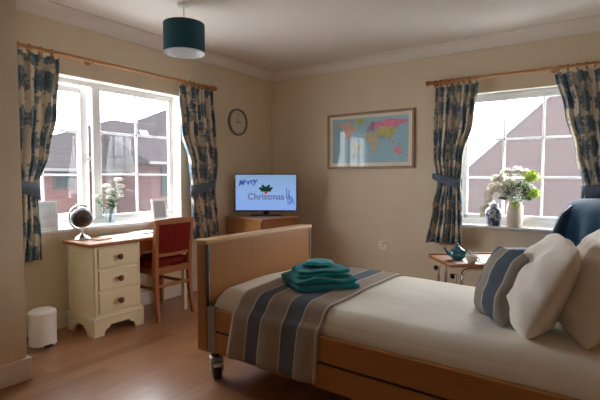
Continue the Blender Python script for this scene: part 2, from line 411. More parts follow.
for k in range(2): box(bm, (2.54, .060, 1.9185+.009*k), (3.28, .066, 1.9215+.009*k))
obj('trickle_vent', bm, 'upvc', w2)
x0, x1, z0, z1 = W2; bm = nb(); box(bm, (x0, -.003, z1-.006), (x1, .086, z1)); box(bm, (x0, -.003, .723), (x0+.006, .086, z1-.006)); box(bm, (x1-.006, -.003, .723), (x1, .086, z1-.006))
obj('reveal_lining', bm, 'lining_white', w2)
obj('window_sill', bx((2.245, -.05, .697), (3.655, .085, .723), .008, 3), 'sill', w2)

# wall socket
t = thing('wall_socket', 'small socket plate low on the beige wall under the framed map', 'socket', (1.50, 0, .447))
obj('face_plate', bx((-.044, -.010, -.044), (.044, 0, .044), .004), 'mount', t)
bm = nb(); box(bm, (.012, -.014, .014), (.028, -.009, .032), .001); obj('switch', bm, 'clockrim', t)
bm = nb(); box(bm, (-.004, -.0112, .004), (.004, -.0095, .016)); box(bm, (-.016, -.0112, -.020), (-.007, -.0095, -.013)); box(bm, (.007, -.0112, -.020), (.016, -.0095, -.013)); obj('socket_holes', bm, 'dark', t)

# ------------------------------------------------------------------ curtains
def curtain(label, axis, wall_c, rows, nf, tie_z, tie_side, phase=0., zt=2.045, zb=.57, side=1, hook=None):
    """axis 'y' hangs along the left wall (x=wall_c), 'x' along the back wall (y=wall_c). rows: (z, a, b, depth)"""
    t = thing('curtain', label, 'curtain', (0,0,0))
    def pos(s, z):
        a, b, dp = table(rows, z)
        p = lerp(a, b, s)
        k = (2*PI*nf*s+phase)
        tight = .5+.5*min(1, abs(z-tie_z)/.25)
        off = dp*(math.sin(k)+.30*math.sin(2.3*k+1.3+z*2.2)+.15*math.sin(.7*k-z*4)) * (.6+.4*tight)
        off += .012*noise.noise(Vector((s*4, z*3, phase)))
        p += .006*math.sin(k*1.7+z*5)
        return (wall_c+side*off, p, z) if axis == 'y' else (p, wall_c-side*off, z)
    w_cloth = .95
    fn = lambda u, v_: pos(u, lerp(zb, zt, v_) + (.006*math.sin(2*PI*nf*u+phase+1) if v_ > .99 else .008*math.sin(9*u) if v_ < .01 else 0))
    bm = grid(fn, nf*14, 60, lambda u, v_: (u*w_cloth+phase, v_*(zt-zb)))
    o = obj('drape', bm, 'curtain', t, smooth=70); solid(o, .003)
    # tieback band around the gathered cloth
    a, b, dp = table(rows, tie_z); mid = (a+b)/2; hw = (b-a)/2+.012
    pts = []
    n = 36
    bm = nb(); rr = []
    for k in range(n):
        an = 2*PI*k/n
        p = mid+hw*math.cos(an); q = wall_c+side*(dp*1.25+.018)*math.sin(an)
        sag = tie_side*.035*math.cos(an)
        h = .045+.012*math.cos(an)*tie_side*-1
        lo, hi = tie_z-h+sag, tie_z+h+sag
        if axis == 'y': rr.append((bm.verts.new((q, p, lo)), bm.verts.new((q, p, hi))))
        else: rr.append((bm.verts.new((p, wall_c-side*(dp*1.25+.018)*math.sin(an), lo)), bm.verts.new((p, wall_c-side*(dp*1.25+.018)*math.sin(an), hi))))
    for k in range(n):
        x, y = rr[k], rr[(k+1) % n]; bm.faces.new((x[0], y[0], y[1], x[1]))
    o = obj('tieback', bm, 'tieback', t, smooth=60); solid(o, .005)
    if hook:                                                  # end of the band running to its wall hook
        p0 = (mid+hw*(-1 if hook < mid else 1)*.9)
        bm = nb(); q = []
        for k in range(7):
            s = k/6; p = lerp(p0, hook, s); d = lerp(wall_c, (0 if axis == 'y' else 0)+(.012 if axis == 'y' else -.012), s)
            h = .045-.022*s; zc = tie_z+tie_side*.035*(-1)+.02*s
            zc = tie_z + .035*(1 if (tie_side > 0) == (hook > mid) else -1)*(1) + .01*s
            q.append((bm.verts.new((d, p, zc-h) if axis == 'y' else (p, d, zc-h)), bm.verts.new((d, p, zc+h) if axis == 'y' else (p, d, zc+h))))
        for a_, b_ in zip(q, q[1:]): bm.faces.new((a_[0], b_[0], b_[1], a_[1]))
        o = obj('tieback_end', bm, 'tieback', t); solid(o, .004)
    return t
curtain('floral curtain tied back at the far left beside the corner pier', 'y', .09,
        [(2.05,-3.15,-2.655,.020), (1.65,-3.13,-2.69,.026), (1.36,-3.10,-2.75,.028), (1.08,-3.06,-2.83,.020), (.80,-3.09,-2.82,.026), (.55,-3.13,-2.825,.030)], 7, 1.10, -1, .3, zb=.565)
curtain('floral curtain tied back between the red chair and the corner television', 'y', .09,
        [(2.05,-1.545,-1.105,.020), (1.62,-1.525,-1.085,.026), (1.30,-1.43,-1.075,.026), (1.06,-1.395,-1.085,.020), (.80,-1.40,-1.06,.026), (.55,-1.38,-1.045,.030)], 7, 1.07, 1, 1.1, zb=.56, hook=-1.04)
curtain('floral curtain tied back beside the framed map, its band hooked to the wall', 'x', -.10,
        [(2.05,2.075,2.465,.020), (1.70,2.07,2.44,.026), (1.34,2.08,2.345,.028), (1.14,2.115,2.325,.020), (.85,2.06,2.345,.026), (.52,2.01,2.355,.030)], 7, 1.135, -1, 2.2, zb=.53, zt=2.03, hook=2.025)
curtain('floral curtain at the right edge, hanging behind the blue armchair', 'x', -.10,
        [(2.05,3.075,3.62,.020), (1.72,3.145,3.62,.028), (1.39,3.225,3.62,.030), (1.08,3.295,3.60,.022), (.85,3.28,3.62,.026), (.52,3.27,3.64,.030)], 8, 1.075, 1, 4.0, zb=.53, zt=2.03)

def rail(label, axis, c, z, a, b, ringspans, brackets, show_a, show_b):
    t = thing('curtain_pole', label, 'curtain pole', (0,0,0))
    P = (lambda s, dc=0, dz=0: (c+dc, s, z+dz)) if axis == 'y' else (lambda s, dc=0, dz=0: (s, -c-dc, z+dz))
    obj('pole', cyl(nb(), P(a), P(b), .014, n=16), 'pole', t, smooth=True)
    for s, sg, show in ((a,-1,show_a),(b,1,show_b)):
        if not show: continue
        bm = nb(); prof = [(0,0),(.015,0),(.019,.006),(.013,.012),(.015,.016),(.024,.028),(.026,.040),(.021,.053),(.010,.061),(0,.063)]
        q = (Vector((0,sg,0)) if axis == 'y' else Vector((sg,0,0))).to_track_quat('Z','Y').to_matrix().to_4x4()
        lathe(bm, prof, n=16, M4=Matrix.Translation(P(s)) @ q); obj('finial', bm, 'pole', t, smooth=50)
    for s0, s1, n in ringspans:
        for k in range(n):
            s = lerp(s0, s1, k/(n-1)) + random.uniform(-.006,.006); tl_ = random.uniform(-.3,.3)
            pts = []
            for j in range(18):
                an = 2*PI*j/18; r_ = .025
                pts.append(P(s+r_*math.sin(tl_)*math.cos(an), r_*math.cos(tl_)*math.cos(an), r_*math.sin(an)-.009))
            bm = tube(nb(), pts, .0062, 8, True); tube(bm, [P(s,0,-.036), P(s,0,-.048)], .0022, 6)
            obj('ring', bm, 'pole', t, smooth=True)
    for s in brackets:
        bm = nb(); cyl(bm, P(s, -c+.001), P(s, -.012), .011, n=12); cyl(bm, P(s, -c+.001), P(s, -c+.012), .024, n=16)
        pts = [P(s, .020*math.cos(a_), .020*math.sin(a_)) for a_ in [PI*.95+k*PI*1.1/10 for k in range(11)]]; tube(bm, pts, .005, 8)
        obj('bracket', bm, 'pole', t, smooth=True)
    return t
rail('long wooden curtain pole with rings over the left window', 'y', .085, 2.088, -3.17, -1.10, [(-3.10,-2.70,6), (-1.52,-1.12,8)], [-3.14, -2.39, -1.095+.0], False, True)
rail('wooden curtain pole over the right window, ringed and reaching out of frame', 'x', .09, 2.078, 2.035, 3.72, [(2.07,2.44,8), (3.10,3.60,9)], [2.05, 2.90+.15, 3.68], True, True)

# ------------------------------------------------------------------ pendant lamp
t = thing('pendant_lamp', 'dark teal drum lampshade hanging from the ceiling', 'lamp', (.848,-2.12,H))
bm = lathe(nb(), [(0,0),(.048,0),(.048,-.010),(.040,-.022),(.020,-.028),(0,-.028)], n=28); obj('ceiling_rose', bm, 'white', t, smooth=40)
obj('cord', cyl(nb(), (0,0,-.028), (0,0,-.20), .0028, n=8), 'grey', t)
bm = nb()
zt, zb_ = -.148, -.360; r_ = .150
lathe(bm, [(r_,zb_),(r_,zt),(r_-.003,zt),(r_-.003,zt-.001)], n=48)
obj('lamp_shade', bm, 'shade', t, smooth=40)
bm = nb(); lathe(bm, [(r_-.004,zt),(r_-.004,zb_+.001),(r_-.0005,zb_-.001),(r_+.0008,zb_+.003)], n=48); obj('shade_lining', bm, 'lining', t, smooth=40)
bm = nb()
tube(bm, [((r_-.005)*math.cos(2*PI*k/32), (r_-.005)*math.sin(2*PI*k/32), zt-.004) for k in range(32)], .002, 6, True)
for k in range(3):
    a_ = 2*PI*k/3+.4; tube(bm, [(.02*math.cos(a_), .02*math.sin(a_), -.19), ((r_-.005)*math.cos(a_), (r_-.005)*math.sin(a_), zt-.004)], .002, 6)
obj('shade_ring', bm, 'white', t)
obj('lamp_holder', lathe(nb(), [(0,-.175),(.016,-.175),(.019,-.20),(.019,-.235),(0,-.235)], n=16), 'white', t, smooth=True)
obj('bulb', lathe(nb(), [(0,-.235),(.014,-.236),(.018,-.25),(.028,-.272),(.029,-.288),(.020,-.308),(0,-.316)], n=18), 'lining', t, smooth=True)

# ------------------------------------------------------------------ wall clock
t = thing('wall_clock', 'round wall clock with olive grey rim showing three o clock', 'clock', (.0, -.640, 1.790), rot=(PI/2, 0, PI/2))
bm = lathe(nb(), [(0,.001),(.150,.001),(.152,.012),(.148,.030),(.138,.034),(.131,.026),(.130,.012),(0,.012)], n=48); obj('rim', bm, 'clockrim', t, smooth=35)
obj('clock_face', cyl(nb(), (0,0,.012), (0,0,.015), .131, n=48), 'clockface', t)
for nme, an, ln, w_ in (('hour_hand', 0, .062, .003), ('minute_hand', PI/2, .098, .0022)):
    bm = nb(); box(bm, (-.014,-w_,.0165), (ln,w_,.0185)); bmesh.ops.rotate(bm, verts=bm.verts, cent=(0,0,0), matrix=Matrix.Rotation(an,3,'Z')); obj(nme, bm, 'clockrim', t)
obj('hub', cyl(nb(), (0,0,.015), (0,0,.021), .007, n=16), 'black', t)
for k in range(12):
    bm = nb(); box(bm, (.108,-.0018,.0152), (.124,.0018,.0162)); bmesh.ops.rotate(bm, verts=bm.verts, cent=(0,0,0), matrix=Matrix.Rotation(2*PI*k/12,3,'Z')); obj('hour_mark', bm, 'clockrim', t)

# ------------------------------------------------------------------ framed world map
mx0, mx1, mz0, mz1 = .815, 1.842, 1.262, 1.872
t = thing('framed_map', 'framed world map under glass on the beige wall', 'picture', ((mx0+mx1)/2, 0, (mz0+mz1)/2))
hw, hh = (mx1-mx0)/2, (mz1-mz0)/2; fwid = .026
bm = nb()
for a, b in (((-hw,-hh),(hw,-hh+fwid)), ((-hw,hh-fwid),(hw,hh)), ((-hw,-hh+fwid),(-hw+fwid,hh-fwid)), ((hw-fwid,-hh+fwid),(hw,hh-fwid))):
    box(bm, (a[0],-.026,a[1]), (b[0],-.001,b[1]), .003, 1)
obj('picture_frame', bm, 'oak', t)
obj('mount_board', bx((-hw+fwid-.003,-.012,-hh+fwid-.003), (hw-fwid+.003,-.009,hh-fwid+.003)), 'mount', t)
pl, pr_, pb, pt = -hw+.068, hw-.070, -hh+.066, hh-.062
obj('map_print', bx((pl,-.0135,pb), (pr_,-.012,pt)), 'print', t)
def land(name, col, polys):
    bm = nb(); mt = mat(name+'_ink', col, .7); vary(mt, tuple(c*.85 for c in col), tuple(min(1, c*1.12) for c in col), 40)
    for poly in polys:
        pts = [(pl+(x+180)/360*(pr_-pl), pb+(y+62)/146*(pt-pb)) for x, y in poly]
        prism(bm, pts, 1, -.0145, -.0134)
    obj(name, bm, mt, t)
land('north_america', (.78,.50,.42), [[(-168,66),(-155,71),(-125,70),(-95,72),(-82,68),(-94,60),(-80,55),(-78,62),(-65,60),(-56,52),(-68,45),(-75,38),(-81,30),(-82,26),(-90,30),(-97,27),(-97,20),(-88,21),(-84,15),(-80,8),(-92,15),(-106,21),(-114,31),(-124,40),(-126,50),(-140,60),(-158,57)]])
land('arctic_islands', (.60,.42,.44), [[(-120,73),(-105,77),(-85,80),(-72,80),(-80,74),(-95,73)],[(-88,72),(-72,72),(-65,66),(-76,65)]])
land('greenland', (.55,.60,.14), [[(-58,76),(-68,78),(-50,83),(-25,83),(-20,76),(-26,69),(-42,60),(-52,66)]])
land('south_america', (.45,.50,.30), [[(-80,8),(-72,12),(-60,9),(-50,1),(-35,-6),(-40,-20),(-48,-27),(-58,-38),(-66,-46),(-68,-54),(-75,-50),(-72,-30),(-71,-18),(-81,-5)]])
land('africa', (.66,.58,.42), [[(-16,15),(-16,26),(-6,35),(10,37),(20,31),(32,31),(38,20),(43,11),(51,12),(40,-5),(40,-16),(32,-28),(20,-35),(15,-27),(12,-12),(9,4),(-8,5)],[(44,-16),(50,-16),(46,-25)]])
land('europe', (.44,.26,.42), [[(-10,36),(-9,44),(-2,44),(-4,49),(5,53),(8,58),(5,62),(15,69),(28,71),(32,66),(30,60),(28,52),(30,45),(24,36),(20,40),(14,40),(16,38),(10,44),(0,38)],[(-6,50),(1,52),(-4,59)]])
land('russia', (.85,.30,.48), [[(30,60),(32,67),(44,68),(60,70),(75,73),(100,77),(125,73),(150,72),(178,69),(175,63),(160,60),(157,52),(150,59),(138,54),(131,43),(120,52),(105,50),(88,49),(70,54),(52,50),(45,43),(38,47),(30,52)]])
land('asia', (.62,.60,.24), [[(36,42),(50,45),(60,50),(70,54),(88,49),(105,50),(120,52),(130,43),(122,39),(121,30),(112,21),(106,20),(108,11),(102,13),(104,2),(98,9),(96,17),(90,22),(80,14),(77,8),(72,20),(60,25),(52,24),(57,20),(45,13),(38,22),(34,30),(28,37)]])
land('southeast_asia', (.55,.40,.22), [[(96,5),(105,-5),(103,-2),(100,4)],[(109,2),(117,6),(117,-3),(111,-3)],[(132,-1),(148,-6),(150,-10),(138,-7)],[(131,33),(140,37),(143,43),(141,35)]])
land('australia', (.80,.32,.44), [[(114,-22),(122,-17),(130,-12),(136,-12),(138,-17),(142,-11),(147,-19),(153,-27),(150,-37),(140,-38),(131,-32),(116,-34)],[(173,-36),(178,-39),(172,-45),(167,-46)]])
obj('picture_glass', bx((-hw+fwid-.002,-.019,-hh+fwid-.002), (hw-fwid+.002,-.017,hh-fwid+.002)), 'pglass', t)

# ------------------------------------------------------------------ television and its cabinet
ang = math.atan2(-.72+.92, .08-.60)   # direction of the left face
Nn = Vector((.625,-.955,0)); Ld = Vector((-.985,.15,0)).normalized(); Rd = Vector((-Ld.y, Ld.x, 0)) * -1
if Rd.y < 0: Rd = -Rd
rz = math.atan2(Ld.y, Ld.x) - PI      # local -x along Ld
cw, cd, ch = .60, .52, .747
t = thing('corner_cabinet', 'light wood cabinet under the television in the corner', 'cabinet', tuple(Nn), rz)
# local: near corner at origin, box spans x -cw..0, y 0..cd
bm = nb(); box(bm, (-cw+.01,.012,.05), (-.01,cd-.01,ch-.022), .002, 1); obj('body', bm, 'beech_v', t)
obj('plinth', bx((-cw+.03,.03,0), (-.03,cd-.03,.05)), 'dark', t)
obj('cabinet_top', bx((-cw,0,ch-.022), (0,cd,ch), .004), 'beech', t)
for k in range(2):
    a = -cw+.015+k*(cw-.03)/2
    d = obj('door', bx((a+.003,-.004,.06), (a+(cw-.03)/2-.003,.012,ch-.03), .002, 1), 'beech_v', t)
    obj('handle', tube(nb(), [(a+(.23 if k == 0 else .03), -.004, .50), (a+(.23 if k == 0 else .03), -.028, .505), (a+(.23 if k == 0 else .03), -.028, .60), (a+(.23 if k == 0 else .03), -.004, .605)], .004, 8), 'silver', d)
# television, faces the camera side of the room
t = thing('television', 'black flat screen television showing a blue greeting screen', 'television', (.372,-.585,.748), R(34.6))
TW, TH = .343, .207; zc = .046+TH+.0
obj('casing', bx((-TW,-.012,zc-TH), (TW,.030,zc+TH), .006), 'black', t)
scr = obj('screen', bx((-TW+.011,-.0135,zc-TH+.015), (TW-.011,-.011,zc+TH-.011)), 'black', t)
m = mat('lit_tv_screen', (.02,.02,.02), .25)
g_ = m.node_tree.nodes.new('ShaderNodeTexCoord'); sp = m.node_tree.nodes.new('ShaderNodeSeparateXYZ'); L(m, g_.outputs['Generated'], sp.inputs[0])
cc = ramp(m, sp.outputs[2], [(0,(.17,.28,.58)), (.5,(.19,.30,.54)), (1,(.17,.27,.42))]); L(m, cc, B(m).inputs['Emission Color']); B(m).inputs['Emission Strength'].default_value = 1.25
scr.data.materials[0] = m
bm = nb(); box(bm, (-.03,-.01,.012), (.03,.02,.05), .003); obj('stand_neck', bm, 'black', t)
obj('stand_foot', bx((-.17,-.07,0), (.17,.09,.012), .005), 'black', t)
def ink(name, col, e): 
    m = mat(name, (0,0,0), .4, emit=col, es=e); return m
I1 = ink('screen_navy', (.02,.06,.30), 1.0); I2 = ink('screen_leaf', (.005,.06,.03), .6); I3 = ink('screen_red', (.45,.05,.03), .9); I4 = ink('screen_grey', (.10,.10,.22), 1.0); I5 = ink('screen_black', (.01,.01,.02), .5)
def text(body, size, loc, parent, m, rot=(PI/2,0,0), name='screen_text', shear=0., off=0.):
    cu = bpy.data.curves.new(name, 'FONT'); cu.body = body; cu.size = size; cu.align_x = 'CENTER'; cu.align_y = 'CENTER'; cu.shear = shear; cu.extrude = .0004; cu.offset = off
    tmp = bpy.data.objects.new('tmp', cu); C.objects.link(tmp)
    dg = bpy.context.evaluated_depsgraph_get(); me = bpy.data.meshes.new_from_object(tmp.evaluated_get(dg)); bpy.data.objects.remove(tmp)
    o = bpy.data.objects.new(name, me); C.objects.link(o); me.materials.clear(); me.materials.append(m); o.parent = parent; o.location = loc; o.rotation_euler = rot; return o
text('Christmas', .098, (.0,-.0145,zc-.045), scr, I4, off=.0015)
text('Merry', .080, (-.205,-.0145,zc+.115), scr, I1, rot=(PI/2,R(-8),0), shear=.4, off=.003)
def leafpoly(cx, cz, an, ln, wd, spikes=3):
    pts = []
    n = spikes*2
    for sgn in (1, -1):
        rng = range(0, n+1) if sgn == 1 else range(n-1, 0, -1)
        for k in rng:
            s = k/n; w_ = wd*math.sin(PI*s)*(1.0 if k % 2 else .55)*sgn
            x = (s)*ln; pts.append((cx+x*math.cos(an)-w_*math.sin(an), cz+x*math.sin(an)+w_*math.cos(an)))
    return pts
bm = nb()
for an, sg in ((R(150),1),(R(30),1),(R(118),1),(R(62),1)): prism(bm, leafpoly(0, zc+.012, an, .088, .030), 1, -.0150, -.0136)
obj('holly_leaves', bm, I2, scr)
bm = nb()
for x, z in ((-.010,.006),(.010,.006),(0,-.008)): cyl(bm, (x,-.0156,zc+z), (x,-.0137,zc+z), .010, n=12)
obj('berries', bm, I3, scr)
bm = nb()                       # loose handwritten flourish, lower right of the screen
def stroke(pts, w_): tube(bm, [(x, -.0146, zc+z) for x, z in pts], w_, 6)
stroke([(.225,.050),(.232,.0),(.226,-.045),(.240,-.085),(.262,-.060),(.262,-.02)], .005)
stroke([(.255,.028),(.250,-.03),(.262,-.085),(.285,-.045),(.282,-.10),(.262,-.125),(.238,-.118)], .0055)
stroke([(.222,-.055),(.250,-.045),(.285,-.06),(.302,-.10),(.300,-.13)], .0045)
stroke([(.232,-.102),(.262,-.098),(.285,-.108)], .0045)
obj('handwriting', bm, I1, scr)

# ------------------------------------------------------------------ desk
t = thing('pedestal_desk', 'cream painted three drawer desk with varnished pine top under the left window', 'desk', (0,0,0))
obj('desk_top', bx((.055,-2.650,.662), (.445,-1.735,.690), .007, 3), 'pine', t)
bm = nb(); X0, X1, Y0, Y1 = .062, .418, -2.612, -2.235
box(bm, (X0,Y0,.125), (X1,Y1,.662), .004, 1)
# panelled side facing the bin
for a, b in (((X0+.0,.16),(X0+.045,.65)), ((X1-.05,.16),(X1-.004,.65)), ((X0+.045,.60),(X1-.05,.65)), ((X0+.045,.16),(X1-.05,.205))):
    box(bm, (a[0],Y0-.007,a[1]), (b[0],Y0+.001,b[1]), .002, 1)
box(bm, (X1-.001, Y0, .13), (X1+.006, Y0+.022, .662), .001, 1); box(bm, (X1-.001, Y1-.022, .13), (X1+.006, Y1, .662), .001, 1)
obj('pedestal', bm, 'cream', t)
zz = [(.165,.315), (.333,.483), (.500,.645)]
for a, b in zz:
    d = obj('drawer', bx((X1-.01,Y0+.027,a), (X1+.016,Y1-.027,b), .006, 2), 'cream', t)
    bm = lathe(nb(), [(0,0),(.012,0),(.009,.008),(.011,.014),(.021,.020),(.023,.027),(.017,.034),(0,.037)], n=18, M4=Matrix.Translation((X1+.016,(Y0+Y1)/2,(a+b)/2)) @ Matrix.Rotation(PI/2,4,'Y'))
    obj('knob', bm, 'knob', d, smooth=50)
# moulded plinth on bracket feet
bm = nb(); px_, py_ = X1+.022, Y0-.022
box(bm, (X0,py_,.118), (px_,Y1+.022,.138), .007, 2); box(bm, (X0,py_-.0+.006,.136), (px_-.008,Y1+.014,.150), .005, 2)
def bracket_poly(a, b, top=.118):
    w_ = b-a; P_ = [(a,top),(a,0),(a+.075,0),(a+.082,.030),(a+.100,.048),(a+.118,.052),(a+.128,.072)]
    Q_ = [(b-.128,.072),(b-.118,.052),(b-.100,.048),(b-.082,.030),(b-.075,0),(b,0),(b,top)]
    return P_+Q_
prism(bm, bracket_poly(py_+.002, Y1+.020), 0, px_-.026, px_-.002)
prism(bm, [(x, z) for x, z in bracket_poly(X0, px_-.0262)], 1, py_+.002, py_+.026)
prism(bm, [(x, z) for x, z in bracket_poly(X0, px_-.026)], 1, Y1-.004, Y1+.020)
obj('plinth', bm, 'cream', t)
# kneehole apron with an arch, and the slim end legs
bm = nb(); ya, yb = Y1, -1.785
poly = [(ya,.662),(ya,.50)]
for k in range(9): 
    a_ = PI-PI/2*k/8; poly.append((ya+.09+.09*math.cos(a_), .50+.075*math.sin(a_)))
for k in range(9):
    a_ = PI/2-PI/2*k/8; poly.append((yb-.09+.09*math.cos(a_), .50+.075*math.sin(a_)))
poly += [(yb,.50),(yb,.662)]
prism(bm, poly, 0, .395, .415)
obj('apron', bm, 'pine', t)
obj('back_rail', bx((.062,Y1,.56), (.080,-1.785,.662)), 'cream', t)
for x in (.062,.383): obj('leg', bx((x,-1.785,0), (x+.034,-1.751,.662), .003, 1), 'cream', t)

# desk things
t = thing('globe', 'black desk globe on a silver stand at the left end of the desk', 'globe', (.145,-2.545,.690))
obj('base', lathe(nb(), [(0,0),(.060,0),(.062,.008),(.052,.020),(.026,.034),(.014,.044),(.010,.060),(.012,.072),(0,.074)], n=28), 'silver', t, smooth=40)
gz = .170
bm = nb(); pts = []
tl0 = R(-22); cdir = Vector((.79,.61,0))
for k in range(25):
    a_ = -PI/2-.35+ (PI+.6)*k/24 + PI
    a_ = R(-108) - R(190)*k/24
    pts.append((cdir.x*.096*math.cos(a_), cdir.y*.096*math.cos(a_), gz+.096*math.sin(a_)))
tube(bm, pts, .0075, 10); cyl(bm, (0,0,.070), (0,0,gz-.095), .006, n=10); obj('meridian_arm', bm, 'silver', t, smooth=True)
m = mat('globe_black', (.012,.012,.014), .4)
v = coord(m, 'Object'); n = N(m, 'ShaderNodeTexNoise', Scale=11, Detail=5); L(m, v, n.inputs['Vector'])
L(m, ramp(m, n.outputs['Fac'], [(.50,(.010,.010,.013)), (.54,(.075,.045,.03)), (.8,(.10,.06,.04))]), B(m).inputs['Base Color'])
obj('ball', sph(nb(), (0,0,gz), .078, u=36, v=20), m, t, smooth=True)
bm = nb(); d_ = Vector((cdir.x*math.sin(tl0), cdir.y*math.sin(tl0), math.cos(tl0)))
cyl(bm, Vector((0,0,gz))+d_*.080, Vector((0,0,gz))+d_*.098, .004, n=8); obj('axis_pin', bm, 'silver', t)

def sheet(name, label, cat, c, w_, d_, rz_, h, m, lm='paper2', z=.690, group=None, lines=True):
    t = thing(name, label, cat, (c[0], c[1], z), rz_, group)
    obj('cover', bx((-w_/2,-d_/2,0), (w_/2,d_/2,h), .001, 1), m, t)
    if lines:
        bm = nb(); box(bm, (-w_*.38,-d_*.36,h), (w_*.30,-d_*.02,h+.0005)); 
        for k in range(4): box(bm, (-w_*.38+k*w_*.14, d_*.06, h), (-w_*.38+k*w_*.14+w_*.05, d_*.38, h+.0004))
        obj('printing', bm, lm, t)
    return t
sheet('coaster', 'flat tan notebook lying beside the globe on the desk', 'notebook', (.260,-2.455), .09, .125, R(10), .008, 'tan', lines=False).name = 'notebook'
sheet('leaflet', 'larger white leaflet open in the middle of the desk', 'leaflet', (.200,-2.245), .21, .28, R(-6), .003, 'paper')
sheet('booklet', 'white booklet on the desk nearest the red chair', 'booklet', (.150,-1.985), .17, .22, R(12), .009, 'paper')

# sill things
def photo_frame(label, loc, w_, h_, rz_, lean, bm_, pic, group=None):
    t = thing('photo_frame', label, 'photo frame', loc, rz_)
    t.rotation_euler = (R(-lean), 0, rz_)     # local: x width, z height, picture faces -y
    bm = nb(); f = .020
    for a, b in (((-w_/2,0),(w_/2,f)), ((-w_/2,h_-f),(w_/2,h_)), ((-w_/2,f),(-w_/2+f,h_-f)), ((w_/2-f,f),(w_/2,h_-f))): box(bm, (a[0],-.007,a[1]), (b[0],.007,b[1]), .002, 1)
    obj('border', bm, bm_, t); obj('picture', bx((-w_/2+f,-.002,f), (w_/2-f,.004,h_-f)), pic, t)
    return t
mp = vary(mat('pale_portrait_print', rough=.5), (.50,.52,.55), (.72,.73,.75), 14)
f1 = photo_frame('white photo frame leaning on the sill beside the left curtain', (.018,-2.745,.7725), .150, .222, R(62), 15, 'paper', mp)
mp2 = vary(mat('grey_card_print', rough=.5), (.40,.42,.46), (.52,.54,.58), 8)
f2 = photo_frame('pale grey card frame on the sill behind the red chair', (-.035,-1.675,.7725), .165, .190, R(90), 8, 'upvc', mp2)

# left flowers in glass
def rose(bm, c, r, n=7):
    c = Vector(c)
    sph(bm, c, r*.55, (1,1,.9), 10, 6)
    for ring, (rr, k, tz) in enumerate(((.55, 5, .25), (.85, 7, -.05))):
        for i in range(k):
            a = 2*PI*i/k+ring*.5+random.random()*.3
            sph(bm, c+Vector((rr*r*math.cos(a)*.7, rr*r*math.sin(a)*.7, tz*r)), r*.5, (1,1,.75), 8, 5)
t = thing('glass_vase', 'small clear glass vase on the left window sill holding white roses', 'vase', (-.030,-2.195,.7722)); t.scale = (1.2,1.2,1.2)
obj('vase_glass', lathe(nb(), [(0,.0),(.030,0),(.034,.004),(.036,.05),(.040,.118),(.036,.118),(.033,.05),(.030,.010),(0,.010)], n=24), 'vglass', t, smooth=40)
obj('water', cyl(nb(), (0,0,.012), (0,0,.075), .0295, .032, n=24), 'vglass', t, smooth=40)
random.seed(3)
spots = [(-.060,.225,-.095),(-.045,.31,-.02),(.0,.27,.0),(.0,.215,-.005),(.02,.36,.06),(.03,.305,.075),(.02,.245,.03)]
for i, (dx, dz, dy) in enumerate(spots):
    lab = ['white rose leaning lowest to the left in the glass vase','white rose high on the left of the glass vase','white rose in the middle of the glass vase bunch','white rose low in front of the glass vase bunch','topmost white rose in the glass vase','white rose just under the topmost one in the glass vase','white rose tucked low to the right in the glass vase'][i]
    r0 = thing('rose', lab, 'flower', (-.030,-2.195,.7722), group='white roses in the glass vase'); r0.scale = (1.15,1.15,1.05)
    top = Vector((dx*.4+.01, dy, dz)); foot = Vector((random.uniform(-.014,.014), random.uniform(-.014,.014), .016))
    obj('stem', tube(nb(), [foot, foot.lerp(top,.5)+Vector((0,0,.012)), top-Vector((0,0,.012))], .002, 6), 'stem', r0)
    bm = nb(); rose(bm, top, .031); obj('bloom', bm, 'petal', r0, smooth=True)
    bm = nb()
    for k in range(9):
        p = foot.lerp(top, .36+.06*k)+Vector((0,0,.01)); a_ = random.uniform(0,2*PI); q = p+Vector(((.045*math.cos(a_)), .045*math.sin(a_), .02)); s_ = Vector((-math.sin(a_), math.cos(a_), 0))*.016
        mid = (p+q)/2+Vector((0,0,.006)); bm.faces.new([bm.verts.new(x) for x in (p, mid+s_, q, mid-s_)])
    o = obj('leaves', bm, 'leaf', r0); solid(o, .0006)

# ------------------------------------------------------------------ chair (back to the room, pushed under the desk)
t = thing('desk_chair', 'wooden chair with deep red padded seat and back pushed up to the desk', 'chair', (.285,-1.955,0), 0)
# local: +x is the back of the chair (towards the room)
hwB, hwF = .185, .20
for s in (-1,1):
    bm = nb(); pts = [(.205+.030,s*(hwB-.004),0), (.200,s*(hwB-.012),.22), (.190,s*(hwB-.012),.42), (.200,s*(hwB-.010),.60), (.225,s*(hwB-.004),.815)]
    pr0 = [.015,.017,.019,.018,.015]
    k = 0
    rings = []
    for p, r0 in zip(pts, pr0):
        rings.append([bm.verts.new((p[0]+a*r0, p[1]+b*r0*.95, p[2])) for a, b in ((-1,-1),(1,-1),(1,1),(-1,1))])
    for a, b in zip(rings, rings[1:]):
        for j in range(4): bm.faces.new((a[j], a[(j+1)%4], b[(j+1)%4], b[j]))
    bm.faces.new(rings[0]); bm.faces.new(rings[-1])
    obj('rear_post', bm, 'chairwood', t)
    bm = nb(); rings = []
    for z, r0 in ((0,.013),(.42,.020)): rings.append([bm.verts.new((-.195+a*r0, s*(hwF-.02)+b*r0, z)) for a, b in ((-1,-1),(1,-1),(1,1),(-1,1))])
    for j in range(4): bm.faces.new((rings[0][j], rings[0][(j+1)%4], rings[1][(j+1)%4], rings[1][j]))
    bm.faces.new(rings[0]); bm.faces.new(rings[1]); obj('front_leg', bm, 'chairwood', t)
    obj('side_stretcher', bx((-.19,s*(hwF-.028)-.007,.245), (.20,s*(hwF-.028)+.007,.272), .003, 1), 'chairwood', t)
obj('rear_stretcher', bx((.193,-.172,.265), (.209,.172,.292), .003, 1), 'chairwood', t)
bm = nb()      # seat rail frame
box(bm, (.180,-.168,.375), (.204,.168,.432), .003, 1); box(bm, (-.21,-.195,.380), (-.185,.195,.430), .003, 1)
for s in (-1,1): box(bm, (-.19,s*.183-.011,.378), (.185,s*.183+.011,.430), .003, 1)
